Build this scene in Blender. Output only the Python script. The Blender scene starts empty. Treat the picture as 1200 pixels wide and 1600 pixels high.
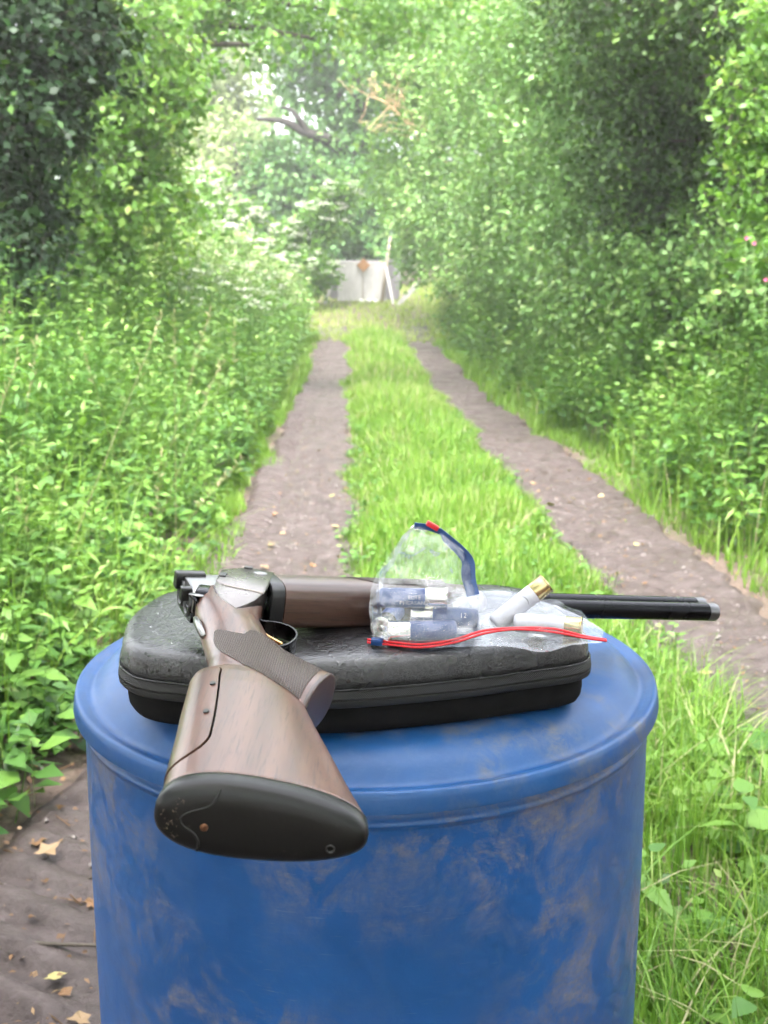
import bpy, bmesh, math, random
import numpy as np
from mathutils import Vector, Matrix, noise
from mathutils.bvhtree import BVHTree

R = math.radians
sc = bpy.context.scene
col = sc.collection

# ------------------------------------------------------------------ camera
CAM_Z = 1.346
cam = bpy.data.cameras.new('camera')
cam_o = bpy.data.objects.new('camera', cam)
col.objects.link(cam_o)
cam_o.location = (0, 0, CAM_Z)
cam_o.rotation_euler = (R(90 - 11.63), 0, 0)
cam.sensor_fit = 'VERTICAL'
cam.sensor_height = 36.0
cam.sensor_width = 27.0
cam.lens = 38.25
cam.clip_start = 0.02
cam.clip_end = 2000
cam.dof.use_dof = True
cam.dof.focus_distance = 0.98
cam.dof.aperture_fstop = 12.0
sc.camera = cam_o

# ------------------------------------------------------------------ sky, sun, exposure
SUN_EL, SUN_AZ = 72.0, 188.0          # azimuth clockwise from +Y
world = bpy.data.worlds.new('World')
sc.world = world
world.use_nodes = True
wn = world.node_tree
wn.nodes.clear()
w_out = wn.nodes.new('ShaderNodeOutputWorld')
w_bg = wn.nodes.new('ShaderNodeBackground')
w_sky = wn.nodes.new('ShaderNodeTexSky')
w_sky.sky_type = 'NISHITA'
w_sky.sun_disc = False
w_sky.sun_elevation = R(SUN_EL)
w_sky.sun_rotation = R(SUN_AZ)
w_sky.air_density = 1.0
w_sky.dust_density = 4.0
w_hsv = wn.nodes.new('ShaderNodeHueSaturation')      # overcast: the blue washed out of the sky
w_hsv.inputs['Saturation'].default_value = 0.22
wn.links.new(w_sky.outputs[0], w_hsv.inputs['Color'])
wn.links.new(w_hsv.outputs[0], w_bg.inputs['Color'])
wn.links.new(w_bg.outputs[0], w_out.inputs['Surface'])
w_bg.inputs['Strength'].default_value = 0.15

sun = bpy.data.lights.new('sun', 'SUN')
sun.energy = 1.5
sun.angle = R(25)
sun.color = (1.0, 0.96, 0.90)
sun_o = bpy.data.objects.new('sun', sun)
col.objects.link(sun_o)
_d = Vector((math.sin(R(SUN_AZ)) * math.cos(R(SUN_EL)), math.cos(R(SUN_AZ)) * math.cos(R(SUN_EL)), math.sin(R(SUN_EL))))
sun_o.rotation_euler = (-_d).to_track_quat('-Z', 'Y').to_euler()
sun_o.location = _d * 20

sc.view_settings.view_transform = 'Standard'
sc.view_settings.look = 'None'
sc.view_settings.exposure = 3.15
sc.view_settings.gamma = 1.0
sc.render.engine = 'CYCLES'
sc.cycles.use_denoising = True
sc.cycles.use_adaptive_sampling = True
sc.cycles.adaptive_threshold = 0.03
sc.cycles.adaptive_min_samples = 16
sc.cycles.max_bounces = 7
sc.cycles.diffuse_bounces = 3
sc.cycles.transmission_bounces = 5
sc.cycles.transparent_max_bounces = 14
sc.cycles.caustics_reflective = False
sc.cycles.caustics_refractive = False

# ------------------------------------------------------------------ helpers
def tag(o, label=None, cat=None, group=None, kind=None):
    if label: o['label'] = label
    if cat: o['category'] = cat
    if group: o['group'] = group
    if kind: o['kind'] = kind
    return o

def empty(name, loc=(0, 0, 0), rot=(0, 0, 0)):
    o = bpy.data.objects.new(name, None)
    o.empty_display_size = 0.05
    col.objects.link(o)
    o.location = loc
    o.rotation_euler = rot
    return o

def link_mesh(name, me, mat=None, parent=None, smooth=True):
    o = bpy.data.objects.new(name, me)
    col.objects.link(o)
    if mat is not None and len(me.materials) == 0: me.materials.append(mat)
    if parent is not None: o.parent = parent
    if smooth and len(me.polygons):
        me.polygons.foreach_set('use_smooth', np.ones(len(me.polygons), dtype=bool))
    return o

def mesh_py(name, verts, faces):
    me = bpy.data.meshes.new(name)
    me.from_pydata([tuple(map(float, v)) for v in verts], [], [tuple(map(int, f)) for f in faces])
    me.update()
    return me

def obj(name, verts, faces, mat=None, parent=None, smooth=True):
    return link_mesh(name, mesh_py(name, verts, faces), mat, parent, smooth)

def mesh_np(name, V, Fc, rnd=None, extra=None):
    """V (n,3); Fc (m,k) with one k; per-vertex float attributes."""
    me = bpy.data.meshes.new(name)
    m, k = Fc.shape
    me.vertices.add(len(V)); me.vertices.foreach_set('co', np.ascontiguousarray(V, dtype=np.float32).ravel())
    me.loops.add(m * k); me.loops.foreach_set('vertex_index', np.ascontiguousarray(Fc, dtype=np.int32).ravel())
    me.polygons.add(m); me.polygons.foreach_set('loop_start', np.arange(0, m * k, k, dtype=np.int32))
    me.update(calc_edges=True)
    if rnd is not None:
        a = me.attributes.new('rnd', 'FLOAT', 'POINT'); a.data.foreach_set('value', np.ascontiguousarray(rnd, dtype=np.float32))
    for nm, arr in (extra or {}).items():
        a = me.attributes.new(nm, 'FLOAT', 'POINT'); a.data.foreach_set('value', np.ascontiguousarray(arr, dtype=np.float32))
    return me

def bm_obj(name, bm, mat=None, parent=None, smooth=True):
    me = bpy.data.meshes.new(name)
    bm.normal_update()
    bm.to_mesh(me); bm.free()
    return link_mesh(name, me, mat, parent, smooth)

def evaluated(o):
    dg = bpy.context.evaluated_depsgraph_get()
    dg.update()
    return bpy.data.meshes.new_from_object(o.evaluated_get(dg))

def loft(rings, close=True):
    """rings: list of equal-length point lists -> verts, faces (capped)."""
    n = len(rings[0]); V = [p for r in rings for p in r]; Fc = []
    for i in range(len(rings) - 1):
        for j in range(n):
            a = i * n + j; b = i * n + (j + 1) % n
            Fc.append((a, b, b + n, a + n))
    if close:
        Fc.append(tuple(range(n - 1, -1, -1)))
        m = (len(rings) - 1) * n
        Fc.append(tuple(range(m, m + n)))
    return V, Fc

def sup(c, a1, a2, n=2.4, k=40, taper=0.0):
    """superellipse ring round c with half-axis vectors a1, a2; taper thins a2 towards +a1."""
    out = []
    for i in range(k):
        t = 2 * math.pi * i / k
        cs, sn = math.cos(t), math.sin(t)
        x = math.copysign(abs(cs) ** (2 / n), cs); y = math.copysign(abs(sn) ** (2 / n), sn)
        out.append(tuple(c[q] + a1[q] * x + a2[q] * y * (1 - taper * x) for q in range(3)))
    return out

def lathe(profile, k=64):
    V, Fc = [], []
    n = len(profile)
    for i in range(k):
        t = 2 * math.pi * i / k
        for r, z in profile: V.append((r * math.cos(t), r * math.sin(t), z))
    for i in range(k):
        j = (i + 1) % k
        for q in range(n - 1):
            Fc.append((i * n + q, j * n + q, j * n + q + 1, i * n + q + 1))
    return V, Fc

def tube(path, rad, k=6, cap=True):
    """rings along a polyline; rad float or list."""
    P = [Vector(p) for p in path]; rings = []
    up = Vector((0, 0, 1)); prev = None
    for i, p in enumerate(P):
        d = (P[min(i + 1, len(P) - 1)] - P[max(i - 1, 0)]).normalized()
        if prev is None:
            s = d.cross(up)
            if s.length < 1e-3: s = d.cross(Vector((1, 0, 0)))
            s.normalize()
        else:
            s = (prev - d * prev.dot(d)).normalized()
        prev = s; t = d.cross(s)
        r = rad[i] if hasattr(rad, '__len__') else rad
        rings.append([tuple(p + (s * math.cos(2 * math.pi * q / k) + t * math.sin(2 * math.pi * q / k)) * r) for q in range(k)])
    return loft(rings, cap)

def merge(parts):
    V, Fc = [], []
    for v, f in parts:
        o = len(V); V += list(v); Fc += [tuple(i + o for i in q) for q in f]
    return V, Fc

def box(c, s, rot=None):
    V = []
    for x in (-1, 1):
        for y in (-1, 1):
            for z in (-1, 1):
                p = Vector((x * s[0] / 2, y * s[1] / 2, z * s[2] / 2))
                if rot is not None: p = rot @ p
                V.append(tuple(p + Vector(c)))
    return V, [(0, 1, 3, 2), (4, 6, 7, 5), (0, 4, 5, 1), (2, 3, 7, 6), (0, 2, 6, 4), (1, 5, 7, 3)]

def bevelled(name, V, Fc, mat, parent, w, seg=2, smooth=True):
    bm = bmesh.new()
    vs = [bm.verts.new(v) for v in V]
    for f in Fc: bm.faces.new([vs[i] for i in f])
    bmesh.ops.recalc_face_normals(bm, faces=bm.faces)
    eds = [e for e in bm.edges if e.is_manifold and e.calc_face_angle(0) > R(25)]
    bmesh.ops.bevel(bm, geom=eds, offset=w, segments=seg, profile=0.5, affect='EDGES', clamp_overlap=True)
    o = bm_obj(name, bm, mat, parent, smooth)
    if smooth:
        sharp_by_angle(o.data, 40)
    return o

def sharp_by_angle(me, deg):
    bm = bmesh.new(); bm.from_mesh(me)
    for e in bm.edges:
        e.smooth = not (e.is_manifold and e.calc_face_angle(0) > R(deg))
    bm.to_mesh(me); bm.free()

def catmull(pts, n=8, closed=False):
    P = [np.array(p, float) for p in pts]; out = []; m = len(P)
    rng_ = range(m) if closed else range(m - 1)
    for i in rng_:
        if closed: a, b, c, d = P[(i - 1) % m], P[i], P[(i + 1) % m], P[(i + 2) % m]
        else: a, b, c, d = P[max(i - 1, 0)], P[i], P[i + 1], P[min(i + 2, m - 1)]
        for q in range(n):
            t = q / n
            out.append(0.5 * ((2 * b) + (-a + c) * t + (2 * a - 5 * b + 4 * c - d) * t * t + (-a + 3 * b - 3 * c + d) * t ** 3))
    if not closed: out.append(P[-1])
    return out

# ------------------------------------------------------------------ node helper
class NT:
    def __init__(self, name):
        self.m = bpy.data.materials.new(name); self.m.use_nodes = True
        self.t = self.m.node_tree; self.t.nodes.clear()
        self.out = self.t.nodes.new('ShaderNodeOutputMaterial')
    def n(self, typ, **kw):
        nd = self.t.nodes.new('ShaderNode' + typ)
        for k, v in kw.items():
            if k.startswith('_'): setattr(nd, k[1:], v)
            else:
                key = {'Sc': 'Scale', 'Det': 'Detail', 'Rgh': 'Roughness', 'Dis': 'Distortion'}.get(k, k.replace('__', ' '))
                self.set(nd, key, v)
        return nd
    def set(self, nd, key, v):
        s = nd.inputs[key]
        if isinstance(v, bpy.types.NodeSocket): self.t.links.new(v, s)
        else: s.default_value = v
    def link(self, a, b): self.t.links.new(a, b)
    def coord(self, which='Object', scale=(1, 1, 1), rot=(0, 0, 0), loc=(0, 0, 0), pre=0.0):
        c = self.n('TexCoord'); mp = self.n('Mapping'); src = c.outputs[which]
        if pre:
            m0 = self.n('Mapping'); m0.inputs['Rotation'].default_value = (0, 0, pre); self.link(src, m0.inputs['Vector']); src = m0.outputs[0]
        self.link(src, mp.inputs['Vector'])
        mp.inputs['Scale'].default_value = scale; mp.inputs['Rotation'].default_value = rot; mp.inputs['Location'].default_value = loc
        return mp.outputs[0]
    def noise(self, vec, scale, det=4, rough=0.55, dis=0.0):
        nd = self.n('TexNoise', Sc=scale, Det=det, Rgh=rough, Dis=dis); self.link(vec, nd.inputs['Vector']); return nd.outputs['Fac']
    def ramp(self, fac, stops, interp='LINEAR'):
        nd = self.n('ValToRGB'); self.link(fac, nd.inputs[0]); cr = nd.color_ramp; cr.interpolation = interp
        while len(cr.elements) < len(stops): cr.elements.new(0.5)
        for e, (p, c) in zip(cr.elements, stops):
            e.position = p; e.color = (*c, 1) if len(c) == 3 else c
        return nd.outputs[0]
    def mix(self, fac, a, b, mode='MIX'):
        nd = self.n('Mix', _data_type='RGBA', _blend_type=mode)
        for s, v in ((0, fac), (6, a), (7, b)):
            if isinstance(v, bpy.types.NodeSocket): self.link(v, nd.inputs[s])
            else: nd.inputs[s].default_value = v if s == 0 else (*v, 1)
        return nd.outputs[2]
    def math(self, op, a, b=0.0, clamp=False):
        nd = self.n('Math', _operation=op, _use_clamp=clamp)
        for s, v in ((0, a), (1, b)):
            if isinstance(v, bpy.types.NodeSocket): self.link(v, nd.inputs[s])
            else: nd.inputs[s].default_value = v
        return nd.outputs[0]
    def bump(self, h, strength=0.5, dist=0.001, normal=None):
        nd = self.n('Bump', Strength=strength, Distance=dist); self.link(h, nd.inputs['Height'])
        if normal is not None: self.link(normal, nd.inputs['Normal'])
        return nd.outputs[0]
    def principled(self, **kw):
        nd = self.n('BsdfPrincipled')
        if 'Normal' in kw and kw.get('Coat__Weight'): kw['Coat__Normal'] = kw['Normal']
        for k, v in kw.items():
            key = k.replace('__', ' ')
            s = nd.inputs[key]
            if isinstance(v, bpy.types.NodeSocket): self.link(v, s)
            elif isinstance(v, tuple) and len(v) == 3 and s.type == 'RGBA': s.default_value = (*v, 1)
            else: s.default_value = v
        return nd
    def done(self, shader):
        self.link(shader.outputs[0] if hasattr(shader, 'outputs') else shader, self.out.inputs['Surface']); return self.m

def plain(name, c, rough=0.5, metal=0.0, **kw):
    t = NT(name)
    v = t.coord(); f = t.noise(v, 90, 5)
    cc = t.mix(t.math('MULTIPLY', f, 0.35), c, tuple(x * 0.6 for x in c))
    rr = t.math('ADD', t.math('MULTIPLY', f, 0.16), rough - 0.08)
    return t.done(t.principled(Base__Color=cc, Roughness=rr, Metallic=metal, **kw))

def leaf_mat(name, stops, rough=0.45, trans=0.35, spec=0.35):
    """leaf: colour by the leaf's own random value, thin translucent blade."""
    t = NT(name)
    at = t.n('Attribute', _attribute_name='rnd')
    c = t.ramp(at.outputs['Fac'], stops)
    p = t.principled(Base__Color=c, Roughness=rough, Specular__IOR__Level=spec)
    tr = t.n('BsdfTranslucent')
    t.link(t.mix(0.55, c, (0.16, 0.30, 0.03)), tr.inputs['Color'])
    mx = t.n('MixShader'); mx.inputs[0].default_value = trans
    t.link(p.outputs[0], mx.inputs[1]); t.link(tr.outputs[0], mx.inputs[2])
    return t.done(mx)

M = {}
M['nettle'] = leaf_mat('nettle_leaf', [(0, (0.026, 0.073, 0.019)), (0.45, (0.070, 0.170, 0.030)), (0.85, (0.144, 0.272, 0.044)), (1, (0.257, 0.349, 0.105))])
M['grass'] = leaf_mat('grass_blade', [(0, (0.074, 0.175, 0.023)), (0.5, (0.144, 0.281, 0.033)), (0.8, (0.222, 0.359, 0.053)), (0.95, (0.304, 0.388, 0.105)), (1, (0.388, 0.359, 0.198))], trans=0.4)
M['meadow'] = leaf_mat('meadow_blade', [(0, (0.170, 0.260, 0.042)), (0.5, (0.276, 0.370, 0.074)), (0.85, (0.361, 0.420, 0.114)), (1, (0.467, 0.420, 0.198))], trans=0.4)
M['ivy'] = leaf_mat('ivy_leaf', [(0, (0.008, 0.020, 0.008)), (0.6, (0.016, 0.042, 0.013)), (0.92, (0.030, 0.080, 0.020)), (1, (0.09, 0.18, 0.04))], rough=0.5, trans=0.10, spec=0.22)  # ivy green darkened for the shade around the trunk
M['shaded_leaf'] = leaf_mat('shaded_leaf', [(0, (0.017, 0.036, 0.011)), (0.5, (0.035, 0.078, 0.019)), (0.85, (0.077, 0.15, 0.030)), (1, (0.153, 0.25, 0.048))], rough=0.5, trans=0.2, spec=0.25)  # shade of the hedge hollow put into the leaf colour
M['hedge'] = leaf_mat('hedge_leaf', [(0, (0.060, 0.140, 0.037)), (0.5, (0.125, 0.252, 0.066)), (0.85, (0.206, 0.347, 0.098)), (1, (0.304, 0.426, 0.141))], rough=0.42, trans=0.34)
M['bright'] = leaf_mat('bright_leaf', [(0, (0.068, 0.170, 0.030)), (0.6, (0.125, 0.260, 0.040)), (0.9, (0.194, 0.330, 0.057)), (1, (0.310, 0.400, 0.084))], rough=0.42, trans=0.38)
M['pale'] = leaf_mat('pale_leaf', [(0, (0.201, 0.27, 0.114)), (0.5, (0.307, 0.37, 0.171)), (1, (0.437, 0.46, 0.266))], rough=0.5, trans=0.4)
M['oak'] = leaf_mat('oak_leaf', [(0, (0.059, 0.142, 0.051)), (0.5, (0.106, 0.231, 0.068)), (1, (0.191, 0.326, 0.094))], trans=0.34)
M['umbel'] = leaf_mat('white_flower', [(0, (0.34, 0.38, 0.24)), (0.5, (0.52, 0.53, 0.44)), (1, (0.64, 0.64, 0.58))], rough=0.7, trans=0.25, spec=0.1)
M['dead_leaf'] = leaf_mat('dead_leaf', [(0, (0.10, 0.050, 0.025)), (0.4, (0.19, 0.105, 0.05)), (0.75, (0.27, 0.19, 0.11)), (1, (0.33, 0.29, 0.12))], rough=0.6, trans=0.15)
M['straw'] = leaf_mat('straw', [(0, (0.20, 0.20, 0.08)), (0.6, (0.34, 0.30, 0.16)), (1, (0.46, 0.38, 0.24))], rough=0.6, trans=0.2)
M['twig'] = plain('bare_twig', (0.62, 0.42, 0.24), 0.7)
M['pink'] = leaf_mat('pink_petal', [(0, (0.60, 0.10, 0.25)), (1, (0.80, 0.22, 0.42))], rough=0.6, trans=0.3)

def bark(name, a, b):
    t = NT(name); v = t.coord(scale=(1, 1, 0.25)); f = t.noise(v, 14, 6, 0.65)
    return t.done(t.principled(Base__Color=t.ramp(f, [(0.3, a), (0.7, b)]), Roughness=0.85, Normal=t.bump(f, 0.8, 0.02)))
M['bark'] = bark('tree_bark', (0.035, 0.028, 0.022), (0.11, 0.09, 0.07))
M['stem'] = plain('green_stem', (0.11, 0.19, 0.04), 0.55)

# ================================================================== TERRAIN
def xcL(y): return -0.49 - 0.034 * (y - 5.4)
def xcR(y): return 1.32 - 0.032 * (y - 5.4)
def hwL(y): return 0.37 + 0.07 * np.clip((8 - y) / 2.5, 0, 1) + 0.14 * np.clip((4.6 - y) / 2.5, 0, 1)
def hwR(y): return 0.34 + 0.06 * np.clip((5 - y) / 3, 0, 1)

def gz(x, y):
    """ground height (numpy friendly)."""
    x = np.asarray(x, float); y = np.asarray(y, float)
    z = 0.0037 * np.clip(y - 14, 0, 60) ** 2
    z = np.where(y > 32, 0.0037 * 18 ** 2 + 0.13 * (1 - np.exp(-(y - 32) / 12.0)) * 9, z)
    z = z + 0.42 * np.clip(x - 1.95 + 0.025 * (y - 5), 0, 3.0)
    z = z + (0.16 + 0.14 * np.clip((y - 8) / 8, 0, 1)) * np.clip(-1.4 - x - 0.03 * (y - 5), 0, 3.0)
    dl = np.abs(x - xcL(y)) / 0.45; dr = np.abs(x - xcR(y)) / 0.42
    z = z - 0.045 * np.exp(-dl ** 4) * (y < 27) - 0.045 * np.exp(-dr ** 4) * (y < 27)
    z = z + 0.012 * np.sin(x * 5.1 + 1.7 * np.sin(y * 1.3)) * np.cos(y * 3.3) + 0.02 * np.sin(x * 1.3 + y * 0.7)
    return z

def ground():
    xs = np.unique(np.concatenate([np.linspace(-160, -12, 14), np.linspace(-12, -3, 19), np.linspace(-3, 3.5, 66), np.linspace(3.5, 12, 18), np.linspace(12, 160, 14)]))
    ys = np.unique(np.concatenate([np.linspace(-100, -6, 10), np.linspace(-6, 0, 13), np.linspace(0, 12, 110), np.linspace(12, 40, 60), np.linspace(40, 220, 24)]))
    X, Y = np.meshgrid(xs, ys); Z = gz(X, Y)
    V = np.stack([X.ravel(), Y.ravel(), Z.ravel()], 1)
    nx, ny = len(xs), len(ys)
    i = np.arange(nx - 1)[None, :] + nx * np.arange(ny - 1)[:, None]; i = i.ravel()
    Fc = np.stack([i, i + 1, i + nx + 1, i + nx], 1)
    t = NT('woodland_soil')
    v = t.coord(); f1 = t.noise(v, 1.3, 6, 0.6); f2 = t.noise(v, 38, 6, 0.7); f3 = t.noise(v, 9, 4, 0.6)
    soil = t.ramp(f2, [(0.25, (0.045, 0.030, 0.022)), (0.55, (0.115, 0.080, 0.062)), (0.8, (0.20, 0.15, 0.115))])
    green = t.ramp(f3, [(0.3, (0.045, 0.085, 0.02)), (0.7, (0.10, 0.16, 0.035))])
    c = t.mix(t.ramp(f1, [(0.52, (0, 0, 0)), (0.72, (0.8, 0.8, 0.8))]), soil, green)
    m = t.done(t.principled(Base__Color=c, Roughness=0.9, Normal=t.bump(f2, 0.9, 0.03)))
    g = link_mesh('ground', mesh_np('ground', V, Fc), m)
    tag(g, kind='structure')
ground()

def mud_mat():
    t = NT('wet_mud')
    v = t.coord(); f1 = t.noise(v, 2.2, 5, 0.6); f2 = t.noise(v, 55, 6, 0.7); f3 = t.noise(v, 12, 5, 0.65)
    f4 = t.noise(v, 5, 6, 0.7, 0.6)
    base = t.ramp(f3, [(0.25, (0.022, 0.015, 0.014)), (0.5, (0.052, 0.038, 0.036)), (0.72, (0.090, 0.071, 0.069)), (0.9, (0.138, 0.115, 0.112))])
    base = t.mix(t.ramp(f4, [(0.46, (0, 0, 0)), (0.62, (0.8, 0.8, 0.8))]), base, t.ramp(f2, [(0.3, (0.024, 0.017, 0.015)), (0.7, (0.066, 0.051, 0.047))]))
    c = t.mix(t.ramp(f2, [(0.62, (0, 0, 0)), (0.78, (0.5, 0.5, 0.5))]), base, (0.13, 0.11, 0.105))
    rg = t.ramp(f1, [(0.35, (0.38, 0.38, 0.38)), (0.65, (0.75, 0.75, 0.75))])
    return t.done(t.principled(Base__Color=c, Roughness=rg, Specular__IOR__Level=0.4, Normal=t.bump(f2, 0.7, 0.012, t.bump(f3, 0.5, 0.03))))
M['mud'] = mud_mat()

def mud_track(xc, hw, ys, nx, seed, lugs):
    rs = np.random.RandomState(seed)
    U = np.linspace(-1, 1, nx); V = []
    for y in ys:
        wob = 0.11 * noise.noise((seed, y * 0.8, 0)) + 0.07 * noise.noise((seed, y * 2.6, 4)) + 0.04 * noise.noise((seed, y * 7.1, 4))
        wob2 = 0.11 * noise.noise((seed + 9, y * 0.8, 0)) + 0.07 * noise.noise((seed + 9, y * 2.6, 4)) + 0.04 * noise.noise((seed + 9, y * 7.1, 4))
        c, h = xc(y), float(hw(y))
        zrow = gz(c + U * h + np.where(U < 0, wob, wob2) * np.abs(U), np.full(nx, y))
        for u, z0 in zip(U, zrow):
            x = c + u * h + (wob if u < 0 else wob2) * abs(u)
            edge = max(0, (abs(u) - 0.80) / 0.20)
            z = float(z0) + 0.034 - 0.050 * edge ** 2
            z += 0.010 * noise.noise((x * 7, y * 4, seed)) + 0.005 * noise.noise((x * 22, y * 16, seed)) + 0.004 * noise.noise((x * 60, y * 50, seed))
            if lugs:
                if -0.95 < u < -0.35:     # bar tread of the outer tyre
                    w = math.sin(2 * math.pi * (y * 7.5 + u * 1.4)); z += 0.040 * max(0.0, .55 + noise.noise((x * 3, y * 1.5, 2))) * max(-0.3, min(0.8, w * 1.8)) * (1 - abs((u + 0.65) / 0.3) ** 4)
                if -0.2 < u < 0.75:       # fine block tread
                    k_ = max(0, noise.noise((x * 2.5, y * 1.1, 5)) + .25); z += k_ * (0.018 * (math.sin(y * 62 + 3 * noise.noise((x * 4, y * 4, 1))) * 0.5 + 0.5) * (0.5 + 0.5 * math.sin(u * 38)) + 0.004 * math.sin(u * 19))
            else:
                z += 0.013 * abs(noise.noise((x * 9, y * 6, 7))) + 0.007 * abs(noise.noise((x * 26, y * 21, 3)))
            V.append((x, y, z))
    ny = len(ys)
    i = (np.arange(nx - 1)[None, :] + nx * np.arange(ny - 1)[:, None]).ravel()
    Fc = np.stack([i, i + 1, i + nx + 1, i + nx], 1)
    o = link_mesh('mud_track', mesh_np('mud_track', np.array(V), Fc), M['mud'])
    tag(o, kind='structure')
tys = np.concatenate([np.arange(-1, 1.4, 0.1), np.arange(1.4, 9, 0.014), np.arange(9, 15, 0.05), np.arange(15, 25.6, 0.15)])
mud_track(xcL, hwL, tys, 56, 3, True)
mud_track(xcR, hwR, tys, 44, 8, False)

# ================================================================== DRUM
def build_drum():
    root = empty('plastic_drum', (-0.02, 1.229, 0.0))
    tag(root, 'large dirty blue plastic drum with domed lid standing on the track', 'drum')
    t = NT('blue_plastic')
    v = t.coord(); vs = t.coord(scale=(1, 1, 0.8), rot=(0.4, 0.5, 0)); vx = t.coord(scale=(1, 1, 3.5), rot=(0.3, 0.55, 0.2))
    big = t.noise(v, 3.6, 3, 0.55); mid = t.noise(vs, 17, 10, 0.78, 0.5); fine = t.noise(v, 160, 5, 0.75); scr = t.noise(vx, 46, 8, 0.78, 0.3)
    blue = t.ramp(t.noise(v, 5, 4), [(0.3, (0.005, 0.052, 0.180)), (0.7, (0.009, 0.078, 0.258))])
    dust = t.mix(0.45, blue, (0.11, 0.125, 0.15))
    patch = t.math('MULTIPLY', t.ramp(big, [(0.44, (0, 0, 0)), (0.58, (1, 1, 1))]), t.ramp(mid, [(0.46, (0, 0, 0)), (0.60, (1, 1, 1))]))
    patch = t.math('MULTIPLY', patch, t.ramp(scr, [(0.30, (0.25, 0.25, 0.25)), (0.62, (1, 1, 1))]))
    thin = t.math('MULTIPLY', t.ramp(mid, [(0.46, (0, 0, 0)), (0.78, (0.7, 0.7, 0.7))]), t.ramp(scr, [(0.3, (0, 0, 0)), (0.7, (1, 1, 1))]))
    c = t.mix(thin, blue, dust)
    c = t.mix(t.math('MULTIPLY', patch, 0.66), c, t.ramp(fine, [(0.3, (0.13, 0.105, 0.080)), (0.7, (0.24, 0.195, 0.15))]))
    sl = t.math('MULTIPLY', t.ramp(t.noise(t.coord(scale=(1, 1, 16), rot=(0.05, 0.03, 0)), 26, 4, 0.7), [(0.62, (0, 0, 0)), (0.70, (1, 1, 1))]), t.ramp(t.noise(v, 9, 3), [(0.45, (0, 0, 0)), (0.62, (0.6, 0.6, 0.6))]))
    c = t.mix(sl, c, (0.12, 0.15, 0.21))
    rg = t.math('ADD', t.math('MULTIPLY', thin, 0.3), 0.40)
    rg = t.math('ADD', rg, t.math('MULTIPLY', patch, 0.3), True)
    M['drum'] = t.done(t.principled(Base__Color=c, Roughness=rg, Specular__IOR__Level=0.45, Normal=t.bump(t.noise(v, 60, 5, 0.6), 0.12, 0.004, t.bump(big, 0.25, 0.03))))
    body = [(0.0, 0.012), (0.28, 0.012), (0.305, 0.018), (0.318, 0.035), (0.321, 0.08), (0.324, 0.25), (0.3275, 0.50), (0.3275, 0.70), (0.3265, 0.80), (0.3258, 0.846),
            (0.3260, 0.864), (0.3266, 0.8675), (0.3284, 0.8695), (0.3290, 0.8715), (0.3284, 0.8735), (0.3262, 0.8755), (0.3238, 0.878), (0.3225, 0.884), (0.3225, 0.900), (0.31, 0.903), (0.0, 0.903)]
    # denser rings for smooth shading
    V, Fc = lathe(body, 128)
    b = obj('body', V, Fc, M['drum'], root); sharp_by_angle(b.data, 50)
    t = NT('blue_lid')
    v = t.coord(); big = t.noise(v, 5, 4, 0.6); mid = t.noise(v, 42, 8, 0.75, 0.4); scr = t.noise(t.coord(scale=(1, 6, 1), rot=(0, 0, 0.6)), 90, 6, 0.75)
    blue = t.ramp(big, [(0.3, (0.006, 0.051, 0.172)), (0.7, (0.011, 0.077, 0.240))])
    wear = t.math('MULTIPLY', t.ramp(mid, [(0.42, (0, 0, 0)), (0.66, (1, 1, 1))]), t.ramp(scr, [(0.35, (0.1, 0.1, 0.1)), (0.7, (0.75, 0.75, 0.75))]))
    c = t.mix(t.math('MULTIPLY', wear, 0.55), blue, (0.09, 0.15, 0.28))
    dirt = t.math('MULTIPLY', t.ramp(t.noise(v, 7, 4, 0.6), [(0.56, (0, 0, 0)), (0.68, (0.7, 0.7, 0.7))]), t.ramp(mid, [(0.4, (0, 0, 0)), (0.6, (1, 1, 1))]))
    c = t.mix(dirt, c, (0.13, 0.12, 0.105))
    M['lid'] = t.done(t.principled(Base__Color=c, Roughness=t.math('ADD', t.math('MULTIPLY', wear, 0.3), 0.40), Specular__IOR__Level=0.4, Normal=t.bump(mid, 0.10, 0.003)))
    lid = [(0.0, 0.9343), (0.235, 0.9343), (0.258, 0.9336), (0.274, 0.9312), (0.288, 0.9268), (0.299, 0.9205), (0.307, 0.9135), (0.3125, 0.9075), (0.3160, 0.9044), (0.3195, 0.9036), (0.3240, 0.9050), (0.3290, 0.9073), (0.3322, 0.9075),
           (0.3344, 0.9058), (0.3356, 0.900), (0.3370, 0.8895), (0.3366, 0.8868), (0.3340, 0.8855), (0.3275, 0.8855), (0.3262, 0.889), (0.3262, 0.898)]
    V, Fc = lathe(lid, 128)
    l = obj('lid', V, Fc, M['lid'], root); sharp_by_angle(l.data, 50)
    # knocks and scrapes: small flakes stuck on the lid
    return root
build_drum()

# ================================================================== GUN CASE
CASE_TOP = 1.012
def case_outline():
    pts = [(-0.262, 1.03), (-0.254, 1.005), (-0.232, 0.978), (-0.19, 0.962), (-0.12, 0.950), (-0.045, 0.945), (0.06, 0.968), (0.14, 0.996), (0.185, 1.014), (0.204, 1.034),
           (0.206, 1.065), (0.19, 1.13), (0.172, 1.19), (0.15, 1.215), (0.11, 1.226), (0.0, 1.225), (-0.12, 1.222), (-0.20, 1.215), (-0.245, 1.193), (-0.263, 1.15), (-0.270, 1.09)]
    return [p for p in catmull(pts, 8, True)]
def offset_outline(P, d):
    """shrink by d (positive = inwards) along vertex normals; P counter-clockwise."""
    n = len(P); out = []
    for i in range(n):
        t = P[(i + 2) % n] - P[i - 2]; t = t / np.linalg.norm(t)
        nrm = np.array([-t[1], t[0]])
        out.append(P[i] + nrm * d)
    return out
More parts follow.
